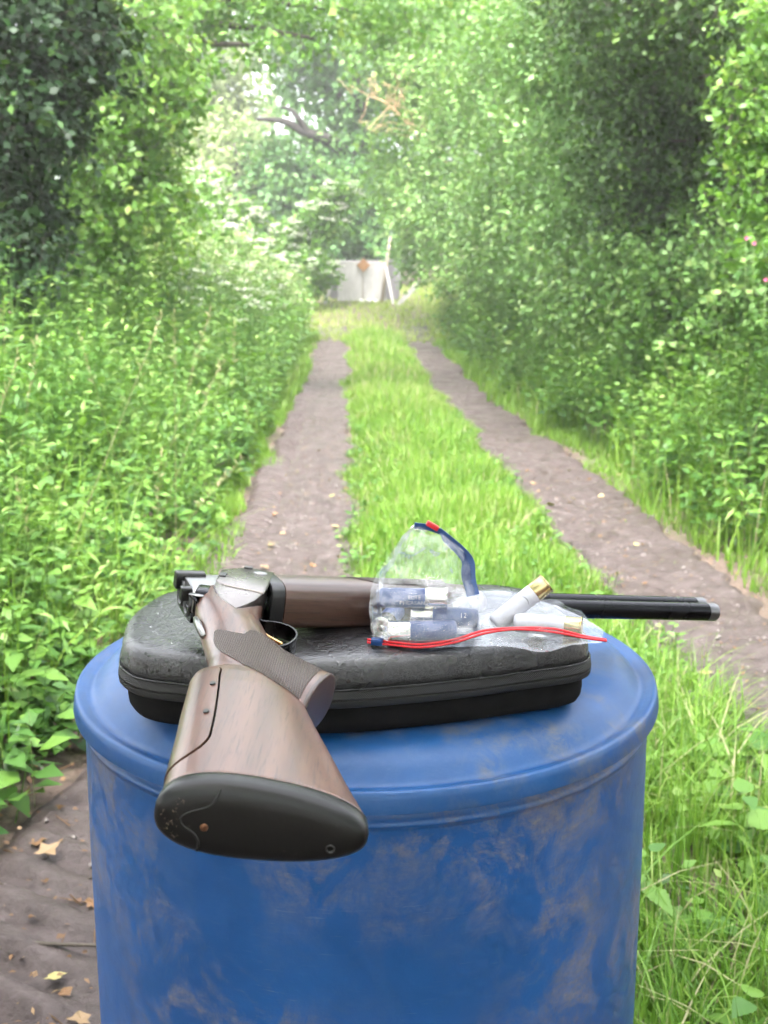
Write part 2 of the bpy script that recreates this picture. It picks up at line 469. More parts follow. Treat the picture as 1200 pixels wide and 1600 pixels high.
def build_case():
    P = case_outline()
    c0 = np.mean(P, axis=0)
    root = empty('hard_gun_case', (c0[0], c0[1], 0.9345))
    tag(root, 'black zipped hard case with wet leather grain lid lying on the blue drum', 'gun case')
    t = NT('leather_grain_lid')
    v = t.coord(); g = t.n('TexVoronoi', _feature='DISTANCE_TO_EDGE', Sc=190.0); t.link(t.mix(0.006, v, t.n('TexNoise', Sc=60.0).outputs['Color'], 'ADD'), g.inputs['Vector'])
    gr = t.ramp(g.outputs['Distance'], [(0.0, (0, 0, 0)), (0.22, (1, 1, 1))]); w = t.noise(t.coord(scale=(1, 1, 0.35)), 165, 1.2, 0.4, 0.4)
    wet = t.noise(v, 14, 3)
    h = t.math('ADD', t.math('MULTIPLY', gr, 0.35), t.math('MULTIPLY', w, 0.8))
    M['leather'] = t.done(t.principled(Base__Color=t.ramp(w, [(0.3, (0.004, 0.004, 0.005)), (0.7, (0.011, 0.011, 0.013))]), Roughness=t.ramp(wet, [(0.35, (0.20, 0.20, 0.20)), (0.65, (0.36, 0.36, 0.36))]),
                                       Specular__IOR__Level=0.5, Coat__Weight=0.55, Coat__Roughness=0.20, Coat__IOR=1.6, Normal=t.bump(h, 0.9, 0.0008)))
    t = NT('black_fabric'); v = t.coord(); f = t.noise(v, 420, 3)
    M['fabric'] = t.done(t.principled(Base__Color=t.ramp(t.noise(v, 40, 4), [(0.3, (0.005, 0.005, 0.005)), (0.7, (0.010, 0.0095, 0.0095))]), Roughness=0.9, Specular__IOR__Level=0.12, Normal=t.bump(f, 0.3, 0.0006)))
    t = NT('zip_tape'); v = t.coord(scale=(1, 1, 1)); wv = t.n('TexWave', _wave_type='BANDS', _bands_direction='DIAGONAL', Sc=260.0, Distortion=0.6); t.link(v, wv.inputs['Vector'])
    M['zip'] = t.done(t.principled(Base__Color=t.ramp(wv.outputs['Fac'], [(0, (0.004, 0.004, 0.004)), (1, (0.022, 0.022, 0.022))]), Roughness=0.6, Normal=t.bump(wv.outputs['Fac'], 0.7, 0.0012)))
    off = np.array([c0[0], c0[1], 0.9345])
    def rings(spec):
        out = []
        for z, d in spec:
            out.append([np.array([p[0], p[1], z]) - off for p in offset_outline(P, d)])
        return out
    def shrink(ring, f, z):
        c = np.mean(ring, axis=0); return [np.array([c[0] + (p[0] - c[0]) * f, c[1] + (p[1] - c[1]) * f, z - off[2]]) for p in ring]
    rr = rings([(0.983, 0.003), (0.9835, 0.001), (0.992, 0.0014), (1.000, 0.0024), (1.0060, 0.0042), (1.0095, 0.0080), (1.0111, 0.0135), (1.0120, 0.025)])
    last = rr[-1]
    rr += [shrink(last, 0.93, 1.0122), shrink(last, 0.8, 1.0125), shrink(last, 0.6, 1.0127), shrink(last, 0.4, 1.0128), shrink(last, 0.2, 1.0128), shrink(last, 0.04, 1.0128)]
    V, Fc = loft(rr); obj('lid', V, Fc, M['leather'], root)
    zz = rings([(0.9830, 0.006), (0.9830, -0.0002), (0.9818, -0.0012), (0.9755, -0.0022), (0.9746, -0.0010), (0.9737, -0.0010), (0.9728, -0.0022), (0.9675, -0.0016), (0.9663, 0.000), (0.9660, 0.008)])
    zz.reverse()
    V, Fc = loft(zz, True); z_ = obj('zip_band', V, Fc, M['zip'], root); sharp_by_angle(z_.data, 50)
    # raised stitching rope along the lid's edge
    rp = rings([(0.9842, -0.0004)])[0]
    V, Fc = tube(rp + [rp[0]], 0.0009, 5); obj('piping', V, Fc, M['leather'], root)
    # zip coil: short teeth, far too many to count
    tv = []
    zc = rings([(0.9741, -0.0016)])[0]
    acc = 0.0
    for i in range(len(zc)):
        a, b = zc[i], zc[(i + 1) % len(zc)]
        L = np.linalg.norm(b - a); d = (b - a) / L; k = 0
        while acc < L:
            p = a + d * acc; rot = Matrix.Rotation(math.atan2(d[1], d[0]), 3, 'Z') @ Matrix.Rotation(0.35, 3, 'Y')
            tv.append(box(p, (0.0007, 0.0012, 0.0026), rot)); acc += 0.0016
        acc -= L
    V, Fc = merge(tv); tt = obj('zip_teeth', V, Fc, plain('zip_plastic', (0.02, 0.02, 0.02), 0.45), root, False); tt['kind'] = 'stuff'
    lo = rings([(0.9661, 0.008), (0.962, 0.0068), (0.953, 0.0062), (0.945, 0.0072), (0.939, 0.0105), (0.9355, 0.0165), (0.9345, 0.026)])
    lo.reverse(); V, Fc = loft(lo); obj('lower_shell', V, Fc, M['fabric'], root)
    # beads of rain on the lid
    rs = random.Random(5); dv = []
    inn = [p for p in offset_outline(P, 0.028)]
    xs = [p[0] for p in inn]; ys = [p[1] for p in inn]
    def inside(x, y):
        c = False; n = len(inn)
        for i in range(n):
            (x1, y1), (x2, y2) = inn[i], inn[(i + 1) % n]
            if (y1 > y) != (y2 > y) and x < (x2 - x1) * (y - y1) / (y2 - y1) + x1: c = not c
        return c
    cnt = 0
    while cnt < 300:
        x = rs.uniform(min(xs), max(xs)); y = rs.uniform(min(ys), max(ys))
        if not inside(x, y) or (x > -0.10 and rs.random() < 0.8): continue
        cnt += 1
        r = rs.uniform(0.0006, 0.0013) * (1.7 if rs.random() < 0.18 else 1); h = r * rs.uniform(0.5, 0.75)
        ring = lambda f, zf: [(x + r * f * math.cos(a), y + r * f * math.sin(a), CASE_TOP + 0.0003 + h * zf) for a in [2 * math.pi * q / 7 for q in range(7)]]
        v, f = loft([ring(1, -0.3), ring(0.98, 0.25), ring(0.75, 0.72), ring(0.3, 0.98)])
        dv.append(([np.array(q) - off for q in v], f))
    V, Fc = merge(dv)
    t = NT('water_bead'); gl = t.principled(Base__Color=(0.9, 0.9, 0.9), Roughness=0.03, IOR=1.33, Transmission__Weight=1.0)
    o = obj('rain_beads', V, Fc, t.done(gl), root); o['kind'] = 'stuff'
    return root
build_case()

# ================================================================== SHOTGUN (local frame: x right, y away, z up, millimetres * G)
G = 0.968e-3
def mm(u, v, w=0.0): return (u * G, v * G, w * G)

def wood_mat(name, dark, mid, light, rough, rot=0.0):
    t = NT(name)
    v = t.coord(scale=(1.0, 0.13, 1.0), pre=rot); v2 = t.coord(scale=(1.0, 0.04, 1.0), pre=rot); v0 = t.coord()
    warp = t.noise(v, 22, 4, 0.6, 0.8)
    wv = t.n('TexWave', _wave_type='BANDS', _bands_direction='X', Sc=11.0, Distortion=7.0, Det=4.0); wv.inputs['Detail Scale'].default_value = 1.6; t.link(v, wv.inputs['Vector'])
    pores = t.noise(v2, 520, 3, 0.7)
    streak = t.noise(v2, 95, 5, 0.65)
    fac = t.math('ADD', t.math('MULTIPLY', wv.outputs['Fac'], 0.22), t.math('ADD', t.math('MULTIPLY', warp, 0.50), t.math('MULTIPLY', streak, 0.30)))
    c = t.ramp(fac, [(0.28, dark), (0.52, mid), (0.78, light)])
    c = t.mix(t.ramp(pores, [(0.54, (0, 0, 0)), (0.68, (0.7, 0.7, 0.7))]), c, tuple(x * 0.35 for x in dark))
    rg = t.math('ADD', t.math('MULTIPLY', streak, 0.18), rough)
    return t.done(t.principled(Base__Color=c, Roughness=rg, Specular__IOR__Level=0.5, Coat__Weight=0.4, Coat__Roughness=0.24, Normal=t.bump(pores, 0.16, 0.0005, t.bump(streak, 0.08, 0.0006))))

def voxel_union(parts, size, smooth):
    V, Fc = merge(parts)
    o = obj('scratch', V, Fc, None, None, False)
    bm = bmesh.new(); bm.from_mesh(o.data); bmesh.ops.recalc_face_normals(bm, faces=bm.faces); bm.to_mesh(o.data); bm.free()
    md = o.modifiers.new('remesh', 'REMESH'); md.mode = 'VOXEL'; md.voxel_size = size; md.use_smooth_shade = True
    ms = o.modifiers.new('smooth', 'SMOOTH'); ms.factor = 0.5; ms.iterations = smooth
    me = evaluated(o)
    bpy.data.objects.remove(o)
    return me

def boolean(me, cutter, op):
    a = bpy.data.objects.new('scratch_a', me.copy()); col.objects.link(a)
    b = bpy.data.objects.new('scratch_b', cutter); col.objects.link(b)
    m = a.modifiers.new('bool', 'BOOLEAN'); m.operation = op; m.object = b; m.solver = 'EXACT'
    out = evaluated(a)
    bpy.data.objects.remove(a); bpy.data.objects.remove(b)
    return out

def prism(outline, w0, w1):
    n = len(outline)
    V = [mm(u, v, w0) for u, v in outline] + [mm(u, v, w1) for u, v in outline]
    Fc = [tuple(range(n - 1, -1, -1)), tuple(range(n, 2 * n))] + [(i, (i + 1) % n, n + (i + 1) % n, n + i) for i in range(n)]
    return V, Fc

def build_gun():
    root = empty('shotgun', (-0.134, 1.046, 1.046), (0, R(8), 0))
    tag(root, 'broken open over and under shotgun with walnut stock lying across the black case', 'shotgun')
    wood = wood_mat('walnut', (0.052, 0.021, 0.013), (0.094, 0.039, 0.024), (0.140, 0.064, 0.041), 0.30)
    wood_d = wood_mat('walnut_fore_end', (0.030, 0.013, 0.009), (0.062, 0.028, 0.019), (0.10, 0.050, 0.034), 0.30, R(68.5))
    def metal(name, c, rough):
        t = NT(name); v = t.coord(); f = t.noise(v, 240, 4, 0.6); f2 = t.noise(v, 30, 3)
        return t.done(t.principled(Base__Color=t.mix(f2, c, tuple(x * 0.7 for x in c)), Metallic=1.0, Roughness=t.math('ADD', t.math('MULTIPLY', f2, 0.12), rough)))
    coin = metal('coin_finish_steel', (0.26, 0.235, 0.225), 0.22)
    steel = metal('bright_steel', (0.34, 0.34, 0.34), 0.26)
    blued = metal('blued_steel', (0.030, 0.030, 0.034), 0.20)
    black = plain('black_steel', (0.007, 0.007, 0.008), 0.34, 0.0, Specular__IOR__Level=0.6)
    gold = metal('gold_trigger', (0.80, 0.50, 0.22), 0.22)
    t = NT('black_rubber'); v = t.coord(); f = t.noise(v, 300, 4, 0.6); sp = t.noise(v, 150, 2)
    rubber = t.done(t.principled(Base__Color=t.mix(t.ramp(sp, [(0.70, (0, 0, 0)), (0.74, (0.6, 0.6, 0.6))]), (0.004, 0.004, 0.004), (0.03, 0.026, 0.022)), Roughness=t.math('ADD', t.math('MULTIPLY', f, 0.2), 0.26), Specular__IOR__Level=0.35, Normal=t.bump(f, 0.15, 0.0006)))

    # --- stock: butt + wrist + grip grown into one surface
    def sect(v, l, r, b, n=2.5, taper=0.0, w=0.0): return sup(mm((l + r) / 2, v, w), mm((r - l) / 2, 0), (0, 0, b * G), n, 44, taper)
    butt = [sect(-456, 0, 129, 23, 2.35, .16), sect(-420, -3, 117, 22.5, 2.35, .15), sect(-380, -6, 105, 22, 2.35, .12), sect(-335, -10, 91, 21.5, 2.35, .08), sect(-295, -13, 79, 21, 2.35, .03),
            sect(-270, -15, 70, 20, 2.35), sect(-256, -14, 64, 18.5, 2.3), sect(-247, -10, 58, 15, 2.2), sect(-242, -3, 50, 10, 2.1)]
    wrist = [sect(-300, 8, 75, 15, 2.3), sect(-262, 0, 70, 17.5, 2.3), sect(-240, -5, 66, 18.5, 2.3), sect(-217, -8, 60, 19, 2.2), sect(-190, -15, 50, 19.5, 2.1), sect(-156, -24, 37, 20.5, 1.9),
             sect(-130, -31, 28, 21.5, 1.85), sect(-105, -38, 22, 21.5, 2.1), sect(-86, -42, 20, 21.5, 2.5), sect(-60, -46, 19, 21, 2.8), sect(-42, -47, 18, 20.5, 2.8)]
    FB = [((24, -110), (-18, -135), 19), ((38, -158), (2, -192), 19), ((57, -188), (20, -236), 19), ((78, -210), (42, -268), 19.5), ((91, -223), (64, -292), 20), ((98, -229), (77, -303), 20.5)]
    def grip_ring(Fp, Bp, b, n=2.3):
        return sup(mm((Fp[0] + Bp[0]) / 2, (Fp[1] + Bp[1]) / 2), mm((Fp[0] - Bp[0]) / 2, (Fp[1] - Bp[1]) / 2), (0, 0, b * G), n, 44)
    grip = [grip_ring(*q) for q in FB]
    me = voxel_union([loft(butt), loft(wrist), loft(grip)], 0.00125, 5)
    # --- adjustable cheek piece cut out of the comb
    cheek = catmull([(-60, -300), (-60, -445), (-30, -443), (0, -436), (14, -424), (20, -408), (20, -390), (17, -350), (13, -310), (10, -284), (9, -270), (4, -262), (-10, -258), (-40, -256), (-60, -256)], 5, True)
    cheek = [(float(p[0]), float(p[1])) for p in cheek]
    cen = np.mean(cheek, axis=0)
    cheek_in = [(p[0] - 1.1 * (1 if p[0] > -8 else 0), p[1] + (1.1 if p[1] < -400 else 0)) for p in cheek]
    def cut(outl):
        V, Fc = prism(outl, -60, 60)
        m_ = mesh_py('cut', V, Fc)
        bm = bmesh.new(); bm.from_mesh(m_); bmesh.ops.recalc_face_normals(bm, faces=bm.faces); bm.to_mesh(m_); bm.free(); return m_
    bvh_src = me.copy()
    st = boolean(me, cut(cheek), 'DIFFERENCE')
    ck = boolean(me, cut(cheek_in), 'INTERSECT')
    stock = link_mesh('stock', st, None, root)
    st.materials.clear(); st.materials.append(wood)
    sharp_by_angle(st, 48)
    ck.materials.clear(); ck.materials.append(wood)
    c_o = link_mesh('cheek_piece', ck, None, stock); sharp_by_angle(ck, 48)
    c_o.location = mm(-0.6, 0.3, 0.5)
    bm = bmesh.new(); bm.from_mesh(bvh_src); bvh = BVHTree.FromBMesh(bm); bm.free()
    def top_hit(u, v):
        h = bvh.ray_cast(Vector(mm(u, v, 90)), Vector((0, 0, -1)))
        return h
    # cheek piece screw slots
    for (u, v) in ((7.5, -305), (11.5, -360)):
        h = top_hit(u, v)
        if h[0]:
            rg = sup((0, 0, 0), (3.2 * G, 0, 0), (0, 2.2 * G, 0), 2.2, 14)
            rg2 = [(p[0], p[1], 0.0008) for p in rg]; V, Fc = loft([rg, rg2])
            o = obj('slot', V, Fc, black, c_o, False)
            o.location = h[0] + h[1] * 0.0004; o.rotation_euler = h[1].to_track_quat('Z', 'Y').to_euler()
    # --- butt pad
    def pad(v, g_, t_=.16): return sup(mm(64.5, v), mm(64.5 + g_, 0), (0, 0, (23 + g_) * G), 2.35, 72, t_)
    V, Fc = loft([pad(-457.0, -0.3), pad(-457.3, 0.4), pad(-461, 0.9), pad(-468, 1.2), pad(-472.5, 0.6), pad(-475.5, -2.0), pad(-477, -5.5), pad(-477.8, -11), pad(-478.2, -17)])
    pd = obj('butt_pad', V, Fc, rubber, root)
    sharp_by_angle(pd.data, 60)
    # heel insert seam and screws of the pad
    seam = catmull([(38, -475.2, 21.3), (36, -477.4, 15.5), (32, -478.0, 10), (23, -477.9, 6), (16.5, -477.8, 1), (18.5, -477.9, -4), (25, -478.1, -8), (28.5, -477.9, -13), (28, -476.6, -18.5), (28, -474.5, -21.5)], 6)
    V, Fc = tube([mm(*p) for p in seam], 0.0007, 6)
    obj('seam', V, Fc, plain('rubber_seam', (0.010, 0.010, 0.010), 0.5), pd)
    for (u, w, r, mt) in ((31, -3.5, 2.6, metal('copper_screw', (0.20, 0.10, 0.06), 0.5)), (108, -7, 3.0, black)):
        prof = [(0, -1.2), (r * 0.55, -1.2), (r * 0.6, 0.3), (r * 0.85, 0.7), (r, 0.3), (r, -1.5)] if mt is black else [(0, 0.6), (r * 0.7, 0.5), (r, 0.0), (r, -1)]
        V, Fc = lathe([(a * G, b * G) for a, b in prof], 16)
        o = obj('screw', V, Fc, mt if mt is not black else plain('screw_hole_rim', (0.012, 0.012, 0.012), 0.4), pd)
        o.location = mm(u, -478.2, w); o.rotation_euler = (R(90), 0, 0)
    rs = random.Random(2); cr = []
    for _ in range(46):
        a = rs.uniform(0, 6.28); q = rs.random() ** 0.5
        cr.append(box(mm(13 + 9 * q * math.cos(a), -478.0 + abs(q * math.cos(a)) * 1.2, 0 + 14 * q * math.sin(a)), (rs.uniform(.3, .9) * 1e-3, 0.0004, rs.uniform(.3, 1.0) * 1e-3), Matrix.Rotation(rs.uniform(0, 3), 3, 'Y')))
    V, Fc = merge(cr); o = obj('grit', V, Fc, plain('dry_grit', (0.10, 0.07, 0.05), 0.8), pd, False); o['kind'] = 'stuff'

    # --- grip cap and chequering
    Fp, Bp = np.array(FB[-1][0], float), np.array(FB[-1][1], float)
    nrm = np.array([-(Fp - Bp)[1], (Fp - Bp)[0]]); nrm = -nrm / np.linalg.norm(nrm) if nrm[0] > 0 else nrm / np.linalg.norm(nrm)
    if nrm[0] < 0: nrm = -nrm
    def capring(d, s):
        c = (Fp + Bp) / 2 + nrm * d; a = (Fp - Bp) / 2 * s
        return sup(mm(*c), mm(*a), (0, 0, 20.5 * s * G), 2.3, 44)
    V, Fc = loft([capring(-2.5, 0.985), capring(-1, 1.0), capring(0.3, 1.0), capring(1.0, 0.97), capring(1.3, 0.9), capring(1.4, 0.6), capring(1.4, 0.1)])
    gc = obj('grip_cap', V, Fc, wood_mat('walnut_shaded_cap', (0.016, 0.007, 0.005), (0.036, 0.016, 0.011), (0.06, 0.030, 0.022), 0.40), stock); sharp_by_angle(gc.data, 60)  # walnut darkened to carry the shadow on the cap face
    left = catmull([(-12, -168), (-9, -190), (-1, -213), (12, -236), (29, -257), (52, -282), (72, -297)], 8)
    right = catmull([(20, -166), (32, -170), (45, -180), (58, -190), (70, -201), (82, -212), (91, -222)], 8)
    m_ = len(left); k_ = 40; V = []; ok = []
    for i in range(m_):
        a, b = left[i], right[i]
        notch = 0.0
        for j in range(k_ + 1):
            f = j / k_; p = a + (b - a) * f
            if i < 10:     # V notch at the top edge
                depth = max(0, 1 - abs(f - 0.55) / 0.45) * 34
                p = p + np.array([0.25, -0.97]) * max(0, depth - i * 3.4) * 0.9
            h = None
            for s in range(14):
                q = p - np.array([0.55, -0.2]) * s * 0.7 * (1 if f > 0.5 else -1)
                h = top_hit(*q)
                if h[0] is not None and h[1].z > 0.05: break
            loc = h[0] + h[1] * 0.00045 if h and h[0] is not None else Vector(mm(p[0], p[1], 0))
            V.append(loc)
    n1 = k_ + 1; Fc = [(i * n1 + j, i * n1 + j + 1, (i + 1) * n1 + j + 1, (i + 1) * n1 + j) for i in range(m_ - 1) for j in range(k_)]
    t = NT('chequered_walnut'); v = t.coord(rot=(0, 0, R(33)))
    sep = t.n('SeparateXYZ'); t.link(v, sep.inputs[0])
    def saw(s, ang):
        x = t.math('ADD', t.math('MULTIPLY', sep.outputs[0], math.cos(ang)), t.math('MULTIPLY', sep.outputs[1], math.sin(ang)))
        return t.math('PINGPONG', x, s)
    d1, d2 = saw(0.00095, R(32)), saw(0.00095, R(-32))
    h = t.math('MINIMUM', d1, d2)
    c = t.ramp(t.math('DIVIDE', h, 0.00095), [(0.12, (0.010, 0.006, 0.005)), (0.6, (0.11, 0.068, 0.052))])
    chq = t.done(t.principled(Base__Color=c, Roughness=0.42, Normal=t.bump(h, 0.9, 1.0)))
    o = obj('chequering', V, Fc, chq, stock)

    # --- action body
    side = [(-31, 0), (-31, -57), (-27, -72), (-19, -92), (-9, -108), (-1, -119), (6, -106), (13, -88), (17.5, -66), (19, -40), (20.5, 13), (4, 18), (-12, 14)]
    V, Fc = prism(side, -22.0, 22.4)
    rc = bevelled('receiver', V, Fc, coin, root, 0.0016, 2)
    # raised front half of the action wall with its hinge pin
    fr = [(-31.5, 1), (-31.5, -40), (-24, -52), (-10, -57), (6, -60), (19, -64), (20.5, -40), (22, 14), (4, 19.5), (-12, 15.5)]
    V, Fc = prism(fr, 20, 24.0); bevelled('side_panel', V, Fc, coin, rc, 0.0018, 3)
    V, Fc = lathe([(0, 1.0), (6.4, 0.9), (7.0, 0.4), (7.2, -1)], 28)
    o = obj('hinge_pin', [(a * G, b * G, c_ * G) for a, b, c_ in V], Fc, steel, rc); o.location = mm(8, 4, 24.0)
    for (u, v, su, sv) in ((-27, -22, 7, 13), (-6, 17, 9, 7)):
        V, Fc = box(mm(u, v, 21.5), (su * G, sv * G, 7.5 * G)); bevelled('slot_shade', V, Fc, black, rc, 0.0006, 1)  # raised black blocks stand in for the shade in open slots
    # standing breech and open top of the action (dark)
    V, Fc = box(mm(-40, -58, 2), (14 * G, 26 * G, 34 * G)); bevelled('standing_breech', V, Fc, blued, rc, 0.003, 2)
    # top lever and safety on the tang
    lv = catmull([(-49, -52, 9), (-51, -62, 12), (-47, -72, 13), (-42, -78, 11)], 5)
    V, Fc = loft([sup(mm(*p), mm(0.5, 4.5), (0, 0, 2.2 * G), 3, 14) for p in lv]); obj('top_lever', V, Fc, blued, root)
    V, Fc = loft([sup(mm(-50, -70, 15), mm(2, 3.5), (0, 0, 0.8 * G), 3, 12), sup(mm(-43, -74, 15.5), mm(1, 4), (0, 0, 1.2 * G), 3, 12), sup(mm(-37, -74, 15), mm(1, 3), (0, 0, 1 * G), 3, 12)]); obj('lever_tip', V, Fc, steel, root)
    V, Fc = loft([sup(mm(-22, -162, 6), mm(2.4, 0), (0, 0, 3 * G), 2.2, 16), sup(mm(-27.5, -148, 7), mm(3.2, 0), (0, 0, 4 * G), 2.2, 16), sup(mm(-32, -134, 7), mm(3.4, 0), (0, 0, 4 * G), 2.2, 16), sup(mm(-36.5, -118, 6), mm(2.4, 0), (0, 0, 3 * G), 2.2, 16)])
    obj('safety_catch', V, Fc, steel, root)
    # --- trigger guard: a flat bow
    gp = catmull([(16, -88), (24, -98), (35, -97), (48, -102), (56, -114), (58, -130), (54, -150), (45, -164), (34, -166), (24, -158), (18, -150)], 6)
    rings = []
    for i, p in enumerate(gp):
        tq = gp[min(i + 1, len(gp) - 1)] - gp[max(i - 1, 0)]; tq /= np.linalg.norm(tq); nn = np.array([-tq[1], tq[0]])
        rings.append([mm(p[0] + nn[0] * 1.0, p[1] + nn[1] * 1.0, 7), mm(p[0] - nn[0] * 1.0, p[1] - nn[1] * 1.0, 7), mm(p[0] - nn[0] * 1.0, p[1] - nn[1] * 1.0, -8), mm(p[0] + nn[0] * 1.0, p[1] + nn[1] * 1.0, -8)])
    V, Fc = loft(rings); bevelled('trigger_guard', V, Fc, blued, root, 0.0004, 1)
    tg = catmull([(14, -118, 2), (24, -126, 3), (34, -139, 3), (47, -149, 2)], 6)
    rings = []
    for i, p in enumerate(tg):
        f = i / (len(tg) - 1); rings.append(sup(mm(*p), mm(0.5, 2.0 * (1 - .4 * f)), (0, 0, (5 - 1.5 * f) * G), 2.5, 12))
    V, Fc = loft(rings); obj('trigger', V, Fc, gold, root)

    # --- barrels on their own axis
    A = R(21.5); ax = np.array([math.cos(A), math.sin(A)]); pp = np.array([-math.sin(A), math.cos(A)])
    base = np.array([35.0, 2.0]); S0 = (-60 - 35) / math.cos(A); S1 = (542 - 35) / math.cos(A)
    def bp(s, q, w=0): c = base + ax * s + pp * q; return mm(c[0], c[1], w)
    def bring(s, q, hq, hw, n=2.6, w=0, k=28): return sup(bp(s, q, w), mm(*(pp * hq)), (0, 0, hw * G), n, k)
    # monobloc
    V, Fc = loft([bring(S0, -2, 30, 16.8, 7), bring(S0 + 2, -2, 31, 17.6, 7), bring(S0 + 40, -2, 31, 18, 7), bring(S0 + 66, -1, 29, 18, 6)])
    mb = obj('breech_block', V, Fc, steel, root); sharp_by_angle(mb.data, 35)
    for q in (-16, 15):     # chamber mouths and extractors
        V, Fc = lathe([(10.2 * G, -1e-3), (10.2 * G, 2.4e-3), (12.4 * G, 3.0e-3), (14.2 * G, 2.2e-3), (14.4 * G, -1e-3)], 32)
        e = obj('extractor', V, Fc, black, mb)
        e.location = bp(S0, q, 0); e.rotation_euler = Vector((-ax[0], -ax[1], 0)).to_track_quat('Z', 'Y').to_euler()
        V, Fc = lathe([(0, 0.4e-3), (10.3 * G, 0.5e-3)], 24); d_ = obj('chamber', V, Fc, plain('bore_shade', (0.004, 0.004, 0.004), 0.6), e); sharp_by_angle(d_.data, 40)  # flat black disc painted for the darkness inside the bore
    V, Fc = loft([bring(S0 - 8, 20, 7, 9, 5, 12), bring(S0 + 22, 20, 7, 9, 5, 12)]); bevelled('ejector', V, Fc, black, mb, 0.001, 1)
    V, Fc = loft([bring(S0 - 10, -20, 5, 7, 5, 10), bring(S0 + 12, -20, 5, 7, 5, 10)]); bevelled('ejector', V, Fc, black, mb, 0.001, 1)
    V, Fc = loft([bring(S0 - 1, -2, 33, 7, 4, -11), bring(S0 + 14, -2, 33, 7, 4, -11)]); bevelled('locking_lug', V, Fc, blued, mb, 0.001, 1)
    for q, s1, nm in ((-11.2, S1, 'barrel'), (11.6, S1 - 1, 'barrel')):
        ss = [S0 + 60, 60, 140, 250, 400, s1 - 14]
        rad = [13.5, 12.6, 11.6, 11.0, 10.8, 10.8]
        V, Fc = loft([sup(bp(s, q * (1.18 if i < 2 else 1)), mm(*(pp * r)), (0, 0, r * G), 2.0, 28) for i, (s, r) in enumerate(zip(ss, rad))])
        b = obj(nm, V, Fc, blued, root); sharp_by_angle(b.data, 50)
        # knurled bright choke tube
        rr = [(s1 - 14, 10.2), (s1 - 13.5, 11.0), (s1 - 1.5, 11.0), (s1, 10.2), (s1, 9.3), (s1 - 12, 9.2)]
        V, Fc = loft([sup(bp(s, q), mm(*(pp * r)), (0, 0, r * G), 2.0, 32) for s, r in rr], False)
        o = obj('choke_tube', V, Fc, metal('choke_steel', (0.20, 0.20, 0.21), 0.34), b); sharp_by_angle(o.data, 40)
    V, Fc = loft([bring(S0 + 60, 25.5, 1.2, 5, 6), bring(120, 25.5, 1.2, 5, 6), bring(S1 - 8, 24.8, 1.2, 4.5, 6)]); bevelled('top_rib', V, Fc, blued, root, 0.0003, 1)
    V, Fc = loft([bring(60, 0.2, 4, 3.2, 3), bring(S1 - 16, 0.2, 4, 2.8, 3)]); obj('side_rib', V, Fc, blued, root)
    # --- fore-end: iron, then wood
    V, Fc = loft([bring(-24, -6, 26, 22, 4.0), bring(-22.5, -6, 27.8, 23.6, 4.0), bring(-11, -6, 28.2, 24.2, 3.8), bring(-9.5, -6, 27.8, 23.8, 3.8)])
    o = obj('fore_end_iron', V, Fc, black, root); sharp_by_angle(o.data, 35)
    V, Fc = loft([bring(-9.3, -6, 27, 23, 3.6), bring(-8.5, -6, 28, 24, 3.6), bring(40, -6, 28, 24.5, 3.3), bring(110, -5.5, 27.5, 24, 3.1), bring(170, -5, 26, 22.5, 3), bring(215, -4, 23, 19.5, 2.8), bring(226, -3, 18, 15, 2.6), bring(230, -3, 8, 7, 2.4)])
    fe = obj('fore_end', V, Fc, wood_d, root); sharp_by_angle(fe.data, 50)
    # chequered panel on the fore-end's upper side, pointed at the back
    V = []; n1 = 13
    for i in range(40):
        s = 62 + i * 3.0
        half = min(1.0, i / 12.0)
        for j in range(n1):
            f = j / (n1 - 1)
            q = 16 - 30 * f * half
            w_ = (max(0.0, 1 - (abs(q + 6) / 28.0) ** 3.2)) ** (1 / 3.2) * 24.4
            V.append(bp(s, q, w_ + 0.35))
    Fc = [(i * n1 + j, (i + 1) * n1 + j, (i + 1) * n1 + j + 1, i * n1 + j + 1) for i in range(39) for j in range(n1 - 1)]
    obj('chequering', V, Fc, chq, fe)
    return root
build_gun()

# ================================================================== CARTRIDGES AND BAGS
def text_mesh(body, size):
    cu = bpy.data.curves.new('lettering', 'FONT'); cu.body = body; cu.size = size; cu.align_x = 'CENTER'; cu.align_y = 'CENTER'; cu.resolution_u = 2
    o = bpy.data.objects.new('lettering', cu); col.objects.link(o)
    me = evaluated(o); bpy.data.objects.remove(o)
    return me

RC = 0.0101
def hull_plastic(name, c, rough=0.35):
    t = NT(name); v = t.coord(); f = t.noise(v, 300, 3)
    return t.done(t.principled(Base__Color=t.mix(f, c, tuple(x * 0.8 for x in c)), Roughness=rough, Specular__IOR__Level=0.5, Subsurface__Weight=0.05, Subsurface__Radius=(0.002, 0.002, 0.002)))
M['hull_blue'] = hull_plastic('blue_hull', (0.008, 0.045, 0.21))
M['hull_white'] = hull_plastic('white_hull', (0.58, 0.58, 0.64))
M['ink'] = plain('silver_ink', (0.42, 0.45, 0.55), 0.4)
M['ink_dark'] = plain('grey_ink', (0.22, 0.22, 0.25), 0.4)
def head_metal(name, c):
    t = NT(name); v = t.coord(); f = t.noise(v, 200, 3)
    return t.done(t.principled(Base__Color=c, Metallic=1.0, Roughness=t.math('ADD', t.math('MULTIPLY', f, 0.15), 0.14)))
M['nickel'] = head_metal('nickel_head', (0.72, 0.70, 0.66))
M['brass'] = head_metal('brass_head', (0.52, 0.42, 0.22))

